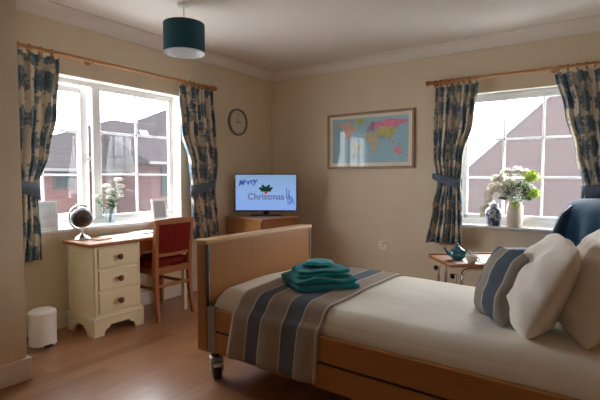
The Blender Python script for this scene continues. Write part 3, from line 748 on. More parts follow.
obj('seat_rail', bm, 'chairwood', t)
bm = nb(); box(bm, (-.215,-.198,.430), (.178,.198,.492), .022, 4); obj('seat_pad', bm, 'red', t, smooth=50)
bm = nb()      # curved crest rail and lower back rail
def curved(bm, z0_, z1_, x_, th, bow=.018, hw_=.17, dz=0):
    n = 10; ring = []
    for k in range(n+1):
        s = -1+2*k/n; x = x_+bow*(1-s*s)
        ring.append([bm.verts.new(p) for p in ((x-th,s*hw_,z0_),(x+th,s*hw_,z0_),(x+th,s*hw_,z1_+dz*(1-s*s)),(x-th,s*hw_,z1_+dz*(1-s*s)))])
    for a, b in zip(ring, ring[1:]):
        for j in range(4): bm.faces.new((a[j], a[(j+1)%4], b[(j+1)%4], b[j]))
    bm.faces.new(ring[0]); bm.faces.new(ring[-1])
curved(bm, .788, .826, .222, .013, .012, .198, .010); obj('crest_rail', bm, 'chairwood', t, smooth=40)
bm = nb(); curved(bm, .520, .548, .194, .010, .012, .172); obj('back_rail', bm, 'chairwood', t, smooth=40)
bm = nb(); n = 10
ring = []
for k in range(n+1):
    s = -1+2*k/n; b_ = .012*(1-s*s); th = .016*(1-.5*abs(s)**4)
    ring.append([bm.verts.new((lerp(.196,.220,j/4)+b_+sg*(th if 0 < j < 4 else th*.6), s*.166, lerp(.548,.788,j/4))) for sg in (1,) for j in range(5)] + [bm.verts.new((lerp(.196,.220,j/4)+b_-(th if 0 < j < 4 else th*.6), s*.166, lerp(.548,.788,j/4))) for j in range(4,-1,-1)])
for a, b in zip(ring, ring[1:]):
    for j in range(10): bm.faces.new((a[j], a[(j+1)%10], b[(j+1)%10], b[j]))
bm.faces.new(ring[0]); bm.faces.new(ring[-1])
obj('back_pad', bm, 'red', t, smooth=50)

# ------------------------------------------------------------------ pedal bin
t = thing('pedal_bin', 'small white pedal bin on the floor by the corner pier', 'bin', (.245,-2.90,0), R(-25)); t.scale = (.79,.79,.87)
obj('bin_body', lathe(nb(), [(0,.0),(.108,0),(.112,.008),(.112,.022),(.109,.026),(.110,.245),(.107,.252),(0,.252)], n=40), 'binwhite', t, smooth=40)
obj('base_ring', lathe(nb(), [(.109,.001),(.1135,.001),(.1135,.012),(.109,.012)], n=40), 'grey', t, smooth=40)
obj('lid', lathe(nb(), [(.112,.252),(.113,.262),(.108,.276),(.085,.288),(.05,.294),(0,.296),(0,.253),(.112,.252)], n=40), 'binwhite', t, smooth=50)
bm = nb(); box(bm, (.095,-.034,.012), (.142,.034,.021), .004); bmesh.ops.rotate(bm, verts=bm.verts, cent=(0,0,0), matrix=Matrix.Rotation(R(20),3,'Z')); obj('pedal', bm, 'rubber', t)
bm = nb(); box(bm, (-.128,-.022,.235), (-.106,.022,.275), .004); obj('hinge', bm, 'rubber', t)

# ------------------------------------------------------------------ bed (local: x towards the head, y away from the camera)
BL0 = (1.53,-2.64,0); BA = R(-1.5)
t = thing('hospital_bed', 'beech panelled profiling bed on castors filling the right foreground', 'bed', BL0, BA)
LEN, WID = 2.16, 1.045
bm = nb(); box(bm, (.0,.0,.17), (.078,WID,.792), .006, 2)
fb = obj('footboard', bm, 'beech_v', t)
obj('cap_rail', bx((-.004,-.003,.790), (.086,WID+.003,.815), .008, 3), 'beech_edge', fb)
for y in (.002, WID-.014): obj('groove_strip', bx((.0775,y,.19), (.083,y+.012,.788)), 'dark', fb)
for y in (.016, WID-.024): obj('metal_strip', bx((.0775,y,.20), (.084,y+.008,.786)), 'silver', fb)
bm = nb(); box(bm, (LEN-.045,.0,.17), (LEN,WID,.90), .006, 2); hb = obj('headboard', bm, 'beech_v', t)
obj('cap_rail', bx((LEN-.082,-.003,.898), (LEN+.004,WID+.003,.925), .008, 3), 'beech_edge', hb)
for k, y in enumerate((.0, WID-.026)):
    s = -1 if k == 0 else 1
    for a, b in ((.308,.430), (.180,.297)):
        o = obj('side_rail', bx((.155,y,a), (LEN-.06,y+.026,b), .006, 2), 'beech', t)
    obj('rail_slot', bx((.10,y+.008,.296), (LEN-.06,y+.018,.309)), 'dark', t)
    for x in (.087, LEN-.12):
        obj('corner_post', bx((x-.004,y+.001,.175), (x+.060,y+.040,.438), .004, 2), 'grey', t)
bm = nb()
for y in (.05, WID-.09): box(bm, (.10,y,.30), (LEN-.10,y+.04,.34), .003, 1)
for k in range(9): box(bm, (.14+k*.23,.09,.305), (.17+k*.23,WID-.09,.325), .003, 1)
obj('mattress_frame', bm, 'grey', t)
bm = nb()
for x in (.075, LEN-.115): box(bm, (x,.055,.178), (x+.04,WID-.055,.215), .003, 1)
for y in (.30, WID-.34): box(bm, (.10,y,.16), (LEN-.10,y+.04,.20), .003, 1)
box(bm, (.55,.32,.10), (.75,WID-.32,.17), .01, 2); box(bm, (1.45,.32,.10), (1.65,WID-.32,.17), .01, 2)
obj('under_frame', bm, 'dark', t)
def castor(x, y, rz_):
    c = bpy.data.objects.new('castor', None); C.objects.link(c); c.parent = t; c.location = (x,y,0); c.rotation_euler = (0,0,rz_); c.scale = (1.25,1.25,1)
    bm = nb(); cyl(bm, (0,0,.118), (0,0,.185), .022, n=20); obj('stem', bm, 'black', c, smooth=40)
    bm = nb(); box(bm, (-.012,-.030,.105), (.045,.030,.122), .006, 2)
    for s in (-1,1): prism(bm, [(-.006,.112),(.042,.112),(.046,.050),(.030,.036),(.014,.050)], 1, s*.026-.003, s*.026+.003)
    obj('fork', bm, 'plated', c)
    bm = nb(); lathe(bm, [(0,-.019),(.030,-.019),(.046,-.017),(.050,-.008),(.050,.008),(.046,.017),(.030,.019),(0,.019)], n=28, M4=Matrix.Translation((.028,0,.050)) @ Matrix.Rotation(PI/2,4,'X')); obj('wheel', bm, 'rubber', c, smooth=40)
    bm = nb(); cyl(bm, (.028,-.031,.050), (.028,.031,.050), .010, n=14); obj('hub', bm, 'plated', c)
    bm = nb(); box(bm, (.035,-.018,.096), (.088,.018,.104), .003, rot=(0,R(-10),0)); box(bm, (.076,-.024,.096), (.094,.024,.112), .004); obj('brake_pedal', bm, 'plated', c)
    bm = nb(); box(bm, (-.040,-.014,.100), (-.010,.014,.108), .003, rot=(0,R(14),0)); obj('release_pedal', bm, 'plated', c)
castor(.062,.085,R(-35)); castor(.062,WID-.10,R(20)); castor(LEN-.12,.10,R(60)); castor(LEN-.12,WID-.10,R(-60))

BT = mtx(BL0, (0,0,BA))
def bedpt(u, v, z): return BT @ Vector((u, v, z))
# mattress
o = obj('mattress', bx((.10,.045,.342), (LEN-.10,WID-.045,.455), .03, 3), 'pillow'); o.location = BL0; o.rotation_euler = (0,0,BA)
tag(o, 'mattress lying under the white bedspread inside the bed rails', 'mattress')
# bedspread profile: arc parameter s across the bed -> (v, z)
Z_T = .540
def prof_pts():
    P_ = [(.034,.415),(.030,.44),(.036,.470)]
    for k in range(1, 8):
        a_ = PI-PI/2*k/7; P_.append((.036+.085+.085*math.cos(a_), .455+.083*math.sin(a_)))
    for k in range(1, 12): P_.append((.121+(WID-.242)*k/12, Z_T-.002+.010*math.sin(PI*k/12)))
    for k in range(0, 8):
        a_ = PI/2-PI/2*k/7; P_.append((WID-.121+.085*math.cos(a_), .455+.083*math.sin(a_)))
    P_ += [(WID-.030,.44),(WID-.034,.415)]
    return P_
PP = prof_pts()
def duv(u, v_, z):
    k = noise.noise(Vector((u*3.2, v_*3.2, .5)))*.010 + noise.noise(Vector((u*9, v_*6, 2.5)))*.0035
    f = max(0, min(1, (z-.46)/.06))
    return z + k*f
def duvfn(a, b):
    i = a*(len(PP)-1); k = min(int(i), len(PP)-2); f = i-k
    v_ = lerp(PP[k][0], PP[k+1][0], f); z = lerp(PP[k][1], PP[k+1][1], f)
    u = lerp(.105, LEN-.10, b); e = min(1, max(0, (u-.105)/.09)); rnd = 1-(1-e)**2.2
    e2 = math.sqrt(max(0, rnd))
    zz_ = lerp(.425, duv(u, v_, z), e2) if z > .425 else z
    return (u, v_, zz_)
bm = grid(duvfn, (len(PP)-1)*2, 90)
# foot end closure
o = obj('bedspread', bm, 'duvet', smooth=80); o.location = BL0; o.rotation_euler = (0,0,BA); solid(o, .006, 1)
tag(o, 'plain white bedspread covering the bed from footboard to pillows', 'bedspread')
# striped runner
def runner_path():
    P_ = [(-.012,.197),(-.014,.28),(-.013,.36),(-.012,.425),(-.004,.452),(.018,.472)]
    for k in range(2, 8):
        a_ = PI-PI/2*k/7; P_.append((.036+.085+.095*math.cos(a_), .455+.098*math.sin(a_)))
    for k in range(1, 16): P_.append((.121+(WID-.242)*k/16, Z_T+.013+.010*math.sin(PI*k/16)))
    for k in range(0, 6):
        a_ = PI/2-PI/2*k/7; P_.append((WID-.121+.095*math.cos(a_), .455+.098*math.sin(a_)))
    P_ += [(WID-.018,.472),(WID+.004,.452),(WID+.012,.425),(WID+.013,.33),(WID+.012,.24)]
    return P_
RP = runner_path()
def runfn(a, b):
    i = b*(len(RP)-1); k = min(int(i), len(RP)-2); f = i-k
    v_ = lerp(RP[k][0], RP[k+1][0], f); z = lerp(RP[k][1], RP[k+1][1], f)
    sl = .02*math.sin(v_*5+1)
    u = lerp(.262, .842, a) + .045*max(0, min(1, (z-.2)/.25))*(1 if v_ < .3 else 1)*lerp(.9, .3, a) + .01*math.sin(v_*6)
    if z < .44:
        hang = (.44-z)/.24; v_ -= (.010*hang*math.sin(a*17+.6)+.006*hang*math.sin(a*31)+.004*hang) * (1 if v_ < .5 else -1)
        z += .012*math.sin(a*3)*hang*0
        if v_ < .5: v_ = min(v_, -.008)
        else: v_ = max(v_, WID+.008)
    else: z = duv(u, v_, z)
    return (u, v_, z)
bm = grid(runfn, 60, (len(RP)-1)*3)
o = obj('bed_runner', bm, 'runner', smooth=80); o.location = BL0; o.rotation_euler = (0,0,BA); solid(o, .004, 0)
tag(o, 'blue and taupe striped runner draped across the foot of the bed', 'bed runner')

# towels -------------------------------------------------
def towel(name, label, u, v_, z, w_, d_, t_, layers, rz_, m, group, seed, droop=.0):
    """a folded towel: serpentine of thick layers, fold edges rounded"""
    th = t_/layers; out = []; bm = nb(); nx = 26
    # rounded stadium section per layer, layers linked by fold noses on alternating sides
    root = thing(name, label, 'towel', tuple(bedpt(u, v_, z)), rz_+BA, group)
    for L_ in range(layers):
        zc_ = th*(L_+.5); ins = .006*L_
        def sec(s):
            # s 0..1 around the section in local y,z
            hw_ = d_/2-ins-(.004 if L_ % 2 else 0); r_ = th*.52; P_ = []
            n = 8
            for k in range(n+1): a_ = -PI/2+PI*k/n; P_.append((hw_-r_+r_*math.cos(a_), zc_+r_*math.sin(a_)))
            for k in range(1,9): P_.append((lerp(hw_-r_, -hw_+r_, k/9), zc_+r_))
            for k in range(n+1): a_ = PI/2+PI*k/n; P_.append((-hw_+r_+r_*math.cos(a_), zc_+r_*math.sin(a_)))
            for k in range(1,9): P_.append((lerp(-hw_+r_, hw_-r_, k/9), zc_-r_))
            return P_
        rings = []
        for k in range(nx+1):
            s = -1+2*k/nx; e = (1-abs(s)**14)**.5 if abs(s) < 1 else .0
            e = max(e, .55); x = s*(w_/2-ins)
            ring = []
            for y, zz_ in sec(0):
                zc2 = zc_+(zz_-zc_)*e
                nn = noise.noise(Vector((x*9+seed, y*9, L_*3)))
                zf = zc2+nn*.016*(L_+1)/layers*(zc2/t_+.2) - droop*(x*x+y*y)
                yy = y*(1-.02*(1-e)*4)+.014*noise.noise(Vector((x*9, L_*5+seed, zz_*20)))
                xx = x+.014*noise.noise(Vector((y*9, L_*5+seed*2, zz_*20)))
                ring.append(bm.verts.new((xx, yy, max(.0005, zf))))
            rings.append(ring)
        q = len(rings[0])
        for a, b in zip(rings, rings[1:]):
            for j in range(q): bm.faces.new((a[j], a[(j+1) % q], b[(j+1) % q], b[j]))
        bm.faces.new(rings[0]); bm.faces.new(rings[-1])
    o = obj('folded_cloth', bm, m, root, smooth=70)
    return root
G = 'folded teal towels on the bed runner'
tz = Z_T+.024
towel('bath_towel', 'large dark teal folded bath towel, bottom of the stack on the runner', .590,.385, tz, .36,.335, .058, 2, R(54), 'teal', G, 1)
towel('hand_towel', 'teal folded hand towel in the middle of the stack on the bed', .585,.405, tz+.060, .30,.24, .040, 2, R(46), 'teal', G, 5, .25)
towel('face_cloth', 'small bright teal face cloth folded on top of the towel stack', .565,.425, tz+.102, .16,.125, .022, 2, R(24), 'teal2', G, 9, .3)

# pillows -------------------------------------------------
def pillow(name, label, u, v_, z, w_, h_, t_, az, lean, m, seed, group=None, pinch=.06, roll=0, wk=1.):
    root = thing(name, label, 'pillow' if name == 'pillow' else 'cushion', tuple(bedpt(u, v_, z)), group=group)
    root.rotation_euler = (R(lean), R(roll), R(az))
    bm = nb(); uv = bm.loops.layers.uv.new('UVMap'); n = 30; sheets = []
    for sg in (1, -1):
        V = []
        for i in range(n+1):
            row = []
            for j in range(n+1):
                a = -1+2*i/n; b = -1+2*j/n
                # ease sample positions towards the edges
                a = math.sin(a*PI/2); b = math.sin(b*PI/2)
                x = a*w_/2*(1-pinch*(1-abs(b)**2)*abs(a)**3 if True else 1); z_ = b*h_/2*(1-pinch*(1-abs(a)**2)*abs(b)**3)
                rc = 1-.10*(a*a*b*b)**1.5; x *= rc; z_ *= rc
                th = max(0, (1-abs(a)**2.6))**.62*max(0, (1-abs(b)**2.6))**.62
                y = sg*t_/2*th
                wr = noise.noise(Vector((a*2.2+seed, b*2.2, sg*2)))*.020 + noise.noise(Vector((a*5+seed, b*5, sg*3)))*.011 + noise.noise(Vector((a*2+b*9+seed, b*3, sg*3)))*.006
                edge = min(1, th*1.4)
                rad = Vector((a, b)); crs = math.sin(math.atan2(b, a)*14+seed)*.004*max(0, rad.length-.7)
                y += (wr*edge + crs*edge)*wk
                sag = -.018*(1-b)*.5*math.cos(a*1.2)      # weight settles to the bottom
                y *= 1+.18*(-b)
                row.append(((x+.008*noise.noise(Vector((b*3,seed,1))), y, z_+.010*noise.noise(Vector((a*2.4,seed,2)))+h_/2), i, j))
            V.append(row)
        sheets.append(V)
    vm = {}
    def vert(s, i, j):
        k = (i, j, 0 if i in (0,n) or j in (0,n) else s)
        if k not in vm: vm[k] = bm.verts.new(sheets[s][i][j][0])
        return vm[k]
    for s in (0,1):
        for i in range(n):
            for j in range(n):
                f = bm.faces.new((vert(s,i,j), vert(s,i+1,j), vert(s,i+1,j+1), vert(s,i,j+1)))
                for lp, (a, b) in zip(f.loops, ((i,j),(i+1,j),(i+1,j+1),(i,j+1))): lp[uv].uv = ((math.sin((-1+2*a/n)*PI/2)+1)/2, (math.sin((-1+2*b/n)*PI/2)+1)/2)
    obj('pillow_cover' if name == 'pillow' else 'cushion_cover', bm, m, root, smooth=80)
    return root
pillow('cushion', 'taupe scatter cushion with broad blue stripes leaning on the pillows', 1.508,.355, Z_T+.003, .31,.335,.125, 126, 19, 'cushion', 1.3, roll=0, wk=.35)
pillow('pillow', 'plump white pillow standing directly behind the striped cushion', 1.620,.380, Z_T+.002, .57,.42,.20, 104, 25, 'pillow', 4.1, 'white pillows at the head of the bed', pinch=.02)
pillow('pillow', 'white pillow cut off by the right edge of the picture', 1.805,.415, Z_T+.002, .60,.45,.20, 105, 24, 'pillow', 8.7, 'white pillows at the head of the bed', pinch=.02)

# ------------------------------------------------------------------ overbed table
A = Vector((2.415,-1.245,0)); Bp = Vector((2.650,-1.525,0)); wd = (Bp-A).length
long_d = Vector((.765,.643,0)); az = math.atan2(long_d.y, long_d.x)
t = thing('overbed_table', 'small wheeled table with reddish wood top beyond the bed', 'table', tuple(Bp), az)
# local: x along the top, y from near edge (0) to far edge (wd)
TZ = .612; TLn = .52
obj('table_top', bx((0,0,TZ-.022), (TLn,wd,TZ), .006, 3), 'pine', t)
obj('top_lip', bx((0,wd-.012,TZ), (TLn,wd,TZ+.010), .003, 2), 'pine', t)
for y in (.035, wd-.06):
    l = obj('leg', tube(nb(), [(.05,y,.05), (.05,y,.54)] , .011, 12), 'silver', t, smooth=True)
    obj('knob', lathe(nb(), [(0,0),(.016,0),(.019,.006),(.016,.016),(0,.018)], n=14, M4=Matrix.Translation((.038,y,.53)) @ Matrix.Rotation(-PI/2,4,'Y')), 'black', l, smooth=True)
bm = nb(); pts = [(.10,.05,.36),(.10,.05,.52),(.105,.05,.545),(.12,.05,.562),(.15,.05,.570),(TLn-.12,.05,.570)]; tube(bm, pts, .010, 10)
pts = [(p[0], wd-.07, p[2]) for p in pts]; tube(bm, pts, .010, 10); box(bm, (.09,.05,.36), (.11,wd-.07,.38), .003); box(bm, (.04,.04,.37), (.11,.06,.385)); box(bm, (.04,wd-.08,.37), (.11,wd-.06,.385))
obj('top_bracket', bm, 'silver', t, smooth=40)
bm = nb()
for y in (.02, wd-.05): box(bm, (.02,y,.055), (TLn-.05,y+.03,.080), .005)
box(bm, (.03,.02,.055), (.07,wd-.02,.080), .005); obj('base_frame', bm, 'silver', t)
for x in (.05, TLn-.08):
    for y in (.035, wd-.035):
        bm = nb(); cyl(bm, (x,y-.010,.026), (x,y+.010,.026), .026, n=18); box(bm, (x-.008,y-.012,.03), (x+.008,y+.012,.057)); obj('castor', bm, 'rubber', t)
def on_table(x, y): return tuple(Bp + long_d*x + Vector((-long_d.y, long_d.x, 0))*y + Vector((0,0,TZ)))
t = thing('teapot', 'round glossy blue teapot on the wheeled table', 'teapot', on_table(.125,.165), R(10))
obj('pot_body', lathe(nb(), [(0,0),(.030,0),(.034,.004),(.050,.022),(.056,.042),(.051,.062),(.036,.076),(.026,.080),(0,.080)], n=28), 'teapot', t, smooth=60)
obj('lid', lathe(nb(), [(.028,.079),(.024,.086),(.010,.092),(.005,.096),(.009,.102),(.007,.109),(0,.111)], n=20), 'teapot', t, smooth=60)
obj('spout', tube(nb(), [(-.045,0,.030),(-.066,0,.042),(-.078,0,.062),(-.090,0,.078)], [.014,.010,.008,.007], 10), 'teapot', t, smooth=True)
obj('handle', tube(nb(), [(.046,0,.064),(.068,0,.068),(.080,0,.054),(.076,0,.036),(.050,0,.026)], .005, 8), 'teapot', t, smooth=True)
t = thing('teacup', 'pale china cup beside the blue teapot', 'cup', on_table(.165,.045), R(-20))
obj('cup_bowl', lathe(nb(), [(0,.004),(.022,0),(.024,.004),(.034,.020),(.040,.050),(.0375,.050),(.032,.022),(.020,.008),(0,.008)], n=26), 'china', t, smooth=60)
obj('handle', tube(nb(), [(.036,0,.040),(.052,0,.040),(.056,0,.028),(.048,0,.016),(.032,0,.016)], .0035, 8), 'china', t, smooth=True)
sheet('paper', 'white printed paper spread on the wheeled table beside the cup', 'paper', on_table(.36,.17)[:2], .30, .26, az+R(8), .003, 'paper', z=TZ+.001)
sheet('folded_card', 'narrow white card on the wheeled table under the pale cup and paper', 'card', on_table(.085,.05)[:2], .06, .075, az+R(4), .002, 'paper', z=TZ+.0005, lines=False)

# ------------------------------------------------------------------ armchair and throw
AC = (3.31,-.66,0); AZ = R(215)      # local +x = the way it faces
t = thing('armchair', 'blue velvet wing armchair between the bed and the right window', 'armchair', AC, AZ)
bm = nb(); box(bm, (-.28,-.30,.16), (.33,.30,.36), .03, 3); obj('seat_base', bm, 'blue', t, smooth=50)
bm = nb(); box(bm, (-.20,-.235,.36), (.36,.235,.47), .04, 4); obj('seat_cushion', bm, 'blue', t, smooth=50)
bm = nb(); box(bm, (-.16,-.28,.30), (-.02,.28,.985), .05, 4)
for v_ in bm.verts: v_.co.x -= (v_.co.z-.30)*.16
obj('backrest', bm, 'blue', t, smooth=50)
for s in (-1,1):
    bm = nb(); box(bm, (-.22,s*.305-.042,.16), (.40,s*.305+.042,.58), .03, 3); cyl(bm, (-.20,s*.305,.570), (.42,s*.305,.570), .050, n=20); obj('arm', bm, 'blue', t, smooth=50)
    bm = nb(); prism(bm, [(-.20,.55),(.02,.60),(.03,.72),(-.03,.88),(-.12,.96),(-.25,.97)], 1, s*.30-.025, s*.30+.025); bmesh.ops.bevel(bm, geom=bm.edges[:], offset=.012, segments=2, affect='EDGES'); obj('wing', bm, 'blue', t, smooth=50)
    for x in (-.24,.28): obj('leg', cyl(nb(), (x,s*.27,0), (x,s*.27,.16), .016, .024, n=12), 'chairwood', t, smooth=True)
# throw: hangs over the back top, front and the near side
t2 = thing('throw_blanket', 'deep blue velvety throw draped over the back of the armchair', 'throw', AC, AZ)
def thr(a, b):
    # a: 0..1 round from back (outside) over the top to the front; b: across width, extending past the sides and falling
    w_ = .345
    y = (b-.5)*2                                   # -1..1
    over = max(0, abs(y)-.70)/.30
    yy = math.copysign(min(abs(y), .70)/.70*w_, y)
    top = 1.005
    arc = (a-.5)*1.30                              # metres along the drape
    r_ = .10
    if abs(arc) < r_*PI/2:
        th = arc/r_; x = -.20+r_*math.sin(th)*1.0; z = top-r_*(1-math.cos(th))
    else:
        s_ = 1 if arc > 0 else -1; x = -.20+s_*r_*1.02; z = top-r_-(abs(arc)-r_*PI/2); 
    x += (.985-z)*.16*(1) - 0.02
    fall = over*.50
    if over > 0:
        z2 = z-fall*(1 if z > .6 else .6); yy = math.copysign(w_+.02+.045*over+.018*math.sin(a*26)*over, y); z = max(.28, z2); x += .02*math.sin(a*9)*over
    yy += .010*math.sin(z*9+a*5)
    x += (.010*math.sin(yy*24+z*3)*(1 if arc > 0 else -1))*min(1, max(0, (1.0-z)*4))
    z += .012*math.cos(yy*4.2)-.012
    return (x, yy, z)
bm = grid(thr, 56, 60); o = obj('throw_cloth', bm, 'blue2', t2, smooth=80); solid(o, .008, 1)

# ------------------------------------------------------------------ right sill flowers
t = thing('ginger_jar', 'blue and white patterned ginger jar on the right window sill', 'jar', (2.600,-.0,.7235)); t.scale = (1.3,1.3,1.3)
m = mat('blue_white_glaze', rough=.15, coat=.5); v = coord(m, 'Object', (1,1,1)); vo = N(m, 'ShaderNodeTexVoronoi', Scale=30, Randomness=1.); L(m, v, vo.inputs['Vector'])
n = N(m, 'ShaderNodeTexNoise', Scale=34, Detail=3); L(m, v, n.inputs['Vector'])
L(m, ramp(m, n.outputs['Fac'], [(.42,(.50,.52,.56)), (.50,(.10,.13,.22)), (.60,(.03,.045,.09))]), B(m).inputs['Base Color'])
obj('jar_body', lathe(nb(), [(0,0),(.040,0),(.044,.006),(.048,.04),(.055,.08),(.050,.112),(.030,.128),(.027,.134),(0,.134)], n=30), m, t, smooth=60)
obj('lid', lathe(nb(), [(.030,.134),(.032,.140),(.030,.152),(.020,.162),(.006,.166),(.007,.174),(0,.177)], n=24), 'paper2', t, smooth=60)
VX, VY, VZ = 2.775, .015, .7235
t = thing('stoneware_vase', 'tall cream stoneware jar on the right sill filled with flowers', 'vase', (VX,VY,VZ))
obj('jar_body', lathe(nb(), [(0,0),(.064,0),(.068,.006),(.069,.06),(.068,.185),(.062,.200),(.056,.206),(.060,.222),(.064,.226),(.060,.228),(.052,.222),(.050,.206),(.058,.19),(.060,.02),(0,.012)], n=36), 'stone', t, smooth=40)
random.seed(11)
# positions relative to jar mouth: (dx, dy, dz)
mouth = Vector((VX,VY,VZ+.21))
def stemmed(name, label, cat, tip, group, builder, m, bend=.03):
    tip = Vector(tip); r0 = thing(name, label, cat, tuple(mouth), group=group)
    foot = Vector((max(-.035,min(.035,tip.x*.25)), max(-.03,min(.03,tip.y*.25)), -.09)); mid = Vector((foot.x*1.15+tip.x*.06, foot.y*1.15, .03))
    k2 = mid.lerp(tip,.55)+Vector((0,0,bend))
    obj('stem', tube(nb(), [foot, mid, k2, tip], .0022, 6), 'stem', r0)
    bm = nb(); builder(bm, tip); obj('bloom', bm, m, r0, smooth=True); return r0
def pom(r):
    def f(bm, c):
        sph(bm, c, r*.72, (1,1,.8), 14, 8)
        for k in range(110):
            z = random.uniform(-.55,1); a = random.uniform(0,2*PI); s = math.sqrt(max(0,1-z*z)); d = Vector((s*math.cos(a), s*math.sin(a), z*.85))
            p = c+d*r*.62; q = c+d*r; sd = d.cross(Vector((0,0,1))).normalized()*r*.10 if abs(d.z) < .98 else Vector((r*.10,0,0)); up_ = Vector((0,0,.05*r))
            bm.faces.new([bm.verts.new(x) for x in (p-sd, q-sd*.8+up_, q+d*r*.06, q+sd*.8+up_, p+sd)])
    return f
def orchid(r):
    def f(bm, c):
        for k in range(5):
            a = 2*PI*k/5+.3; d = Vector((math.cos(a), -.25, math.sin(a)))
            pts = []
            for j in range(10):
                an = 2*PI*j/10; pts.append(c+d*r*.55+Vector((math.cos(a)*math.cos(an)*.5*r-math.sin(a)*math.sin(an)*.38*r, .12*r*math.cos(an), math.sin(a)*math.cos(an)*.5*r+math.cos(a)*math.sin(an)*.38*r)))
            bm.faces.new([bm.verts.new(x) for x in pts])
        sph(bm, c+Vector((0,-.006,0)), r*.22, u=8, v=6)
    return f
def ruffled(r):
    def f(bm, c):
        for k in range(34):
            z = random.uniform(-.5,1); a = random.uniform(0,2*PI); s = math.sqrt(max(0,1-z*z)); sph(bm, c+Vector((s*math.cos(a)*r*.72, s*math.sin(a)*r*.72, z*r*.62)), r*random.uniform(.2,.32), u=7, v=5)
    return f
lab_l = ['lime green chrysanthemum at the upper right of the stoneware jar bouquet', 'lime green chrysanthemum drooping low at the right of the stoneware jar', 'small lime chrysanthemum hanging at the front rim of the stoneware jar']
for lb, tp, r0 in zip(lab_l, ((.135,-.05,.235),(.155,-.05,.085),(.01,-.078,-.010)), (.072,.062,.030)): stemmed('chrysanthemum', lb, 'flower', tp, 'lime chrysanthemums in the jar', pom(r0), 'lime', .02 if r0 > .065 else .05)
lab_h = ['cream hydrangea low at the centre left, just above the rim of the stoneware jar', 'cream hydrangea deep in the upper middle of the bouquet behind the filler blossom', 'white hydrangea at the very top of the bouquet', 'white hydrangea topping the bouquet left of its highest bloom', 'cream hydrangea on the upper left side of the bouquet', 'cream hydrangea at the middle left of the bouquet', 'cream hydrangea at the top right beside the upper lime bloom']
for k, (lb, tp, r0) in enumerate(zip(lab_h, ((-.085,-.02,.09),(-.05,.0,.18),(.01,.01,.285),(-.075,.0,.270),(-.150,-.01,.215),(-.185,-.01,.135),(.085,.01,.265)), (.062,.066,.062,.062,.062,.058,.055))): stemmed('hydrangea', lb, 'flower', tp, 'hydrangeas in the jar', ruffled(r0), 'petal' if k in (2,3) else 'petalc', .02)
# trailing orchid spray
for lb, arc in (('orchid spray trailing down to the left of the ginger jar', [(-.02,.01,-.05),(-.05,0,.07),(-.15,-.02,.13),(-.23,-.03,.08),(-.255,-.035,-.03),(-.262,-.035,-.13)]), ('shorter orchid spray arching over the ginger jar lid', [(-.015,-.01,-.05),(-.04,-.02,.07),(-.11,-.04,.15),(-.19,-.045,.12),(-.225,-.05,.03)])):
    r0 = thing('orchid_spray', lb, 'flower', tuple(mouth), group='orchid sprays in the jar')
    obj('stem', tube(nb(), arc, .002, 6), 'stem', r0)
    bm = nb()
    for k in range(9):
        s = 1+(len(arc)-2)*(k+.5)/9; i = min(int(s)+0, len(arc)-2); p = Vector(arc[i]).lerp(Vector(arc[i+1]), s-i)
        orchid(.030)(bm, p+Vector((random.uniform(-.014,.014), -.012, random.uniform(-.01,.01))))
    o = obj('blooms', bm, 'petalc', r0, smooth=True)
# gypsophila and foliage: uncountable filler
bm = nb()
for k in range(330):
    a = random.uniform(0,2*PI); z = random.uniform(-.35,1); s = math.sqrt(max(0,1-z*z)); c = Vector((.030+s*math.cos(a)*.145, -.015+s*math.sin(a)*.085, .100+z*.105))+mouth
    sph(bm, c, random.uniform(.005,.008), u=6, v=4)
o = obj('gypsophila_blossom', bm, 'petal'); tag(o, 'cloud of tiny white filler blossom in the middle of the bouquet', 'flowers', kind='stuff')
bm = nb()
for k in range(230):
    a = random.uniform(0,2*PI); z = random.uniform(-.3,.9); s = math.sqrt(max(0,1-z*z)); p = Vector((.0+s*math.cos(a)*.085, -.0+s*math.sin(a)*.055, .06+z*.08))+mouth
    d = Vector((s*math.cos(a), s*math.sin(a)*.7, z+.3)).normalized(); q = p+d*random.uniform(.05,.085); sd = d.cross(Vector((random.uniform(-1,1),random.uniform(-1,1),1))).normalized()*.016; md_ = (p+q)/2
    bm.faces.new([bm.verts.new(x) for x in (p, md_+sd, q, md_-sd)])
o = obj('bouquet_foliage', bm, 'leaf'); tag(o, 'green leaves massed under the blooms of the stoneware jar bouquet', 'foliage', kind='stuff'); solid(o, .0006)

# ------------------------------------------------------------------ outside
GZ = -2.9
o = struct('outside_ground', bx((-60,-40,GZ-.2), (40,60,GZ)), 'ground')
def hip(parent, x_f, x_b, y0, y1, ze, zr, ry0, ry1, xr, ov=.35):
    zl = ze-.05; bm = nb()
    vs = [bm.verts.new(p) for p in ((x_f+ov,y0-ov,zl), (x_f+ov,y1+ov,zl), (x_b-ov,y1+ov,zl), (x_b-ov,y0-ov,zl))]; r0, r1 = bm.verts.new((xr,ry0,zr)), bm.verts.new((xr,ry1,zr))
    bm.faces.new((vs[0], vs[1], r1, r0)); bm.faces.new((vs[1], vs[2], r1)); bm.faces.new((vs[2], vs[3], r0, r1)); bm.faces.new((vs[3], vs[0], r0)); bm.faces.new(vs)
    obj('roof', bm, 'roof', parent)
def ext_window(parent, x_f, wy, wz, ww, wh):
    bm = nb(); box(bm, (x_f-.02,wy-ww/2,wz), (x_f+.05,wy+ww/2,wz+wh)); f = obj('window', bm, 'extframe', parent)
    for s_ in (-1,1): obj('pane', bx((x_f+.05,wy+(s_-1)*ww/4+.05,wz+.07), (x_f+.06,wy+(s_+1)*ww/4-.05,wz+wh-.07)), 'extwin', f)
hs = thing('house', 'long red brick house with hipped tiled roofs outside the left window', 'house', (0,0,0))
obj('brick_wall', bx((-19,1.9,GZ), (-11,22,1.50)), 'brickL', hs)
hip(hs, -11, -19, 1.9, 22, 1.50, 3.75, 7.3, 14, -15)
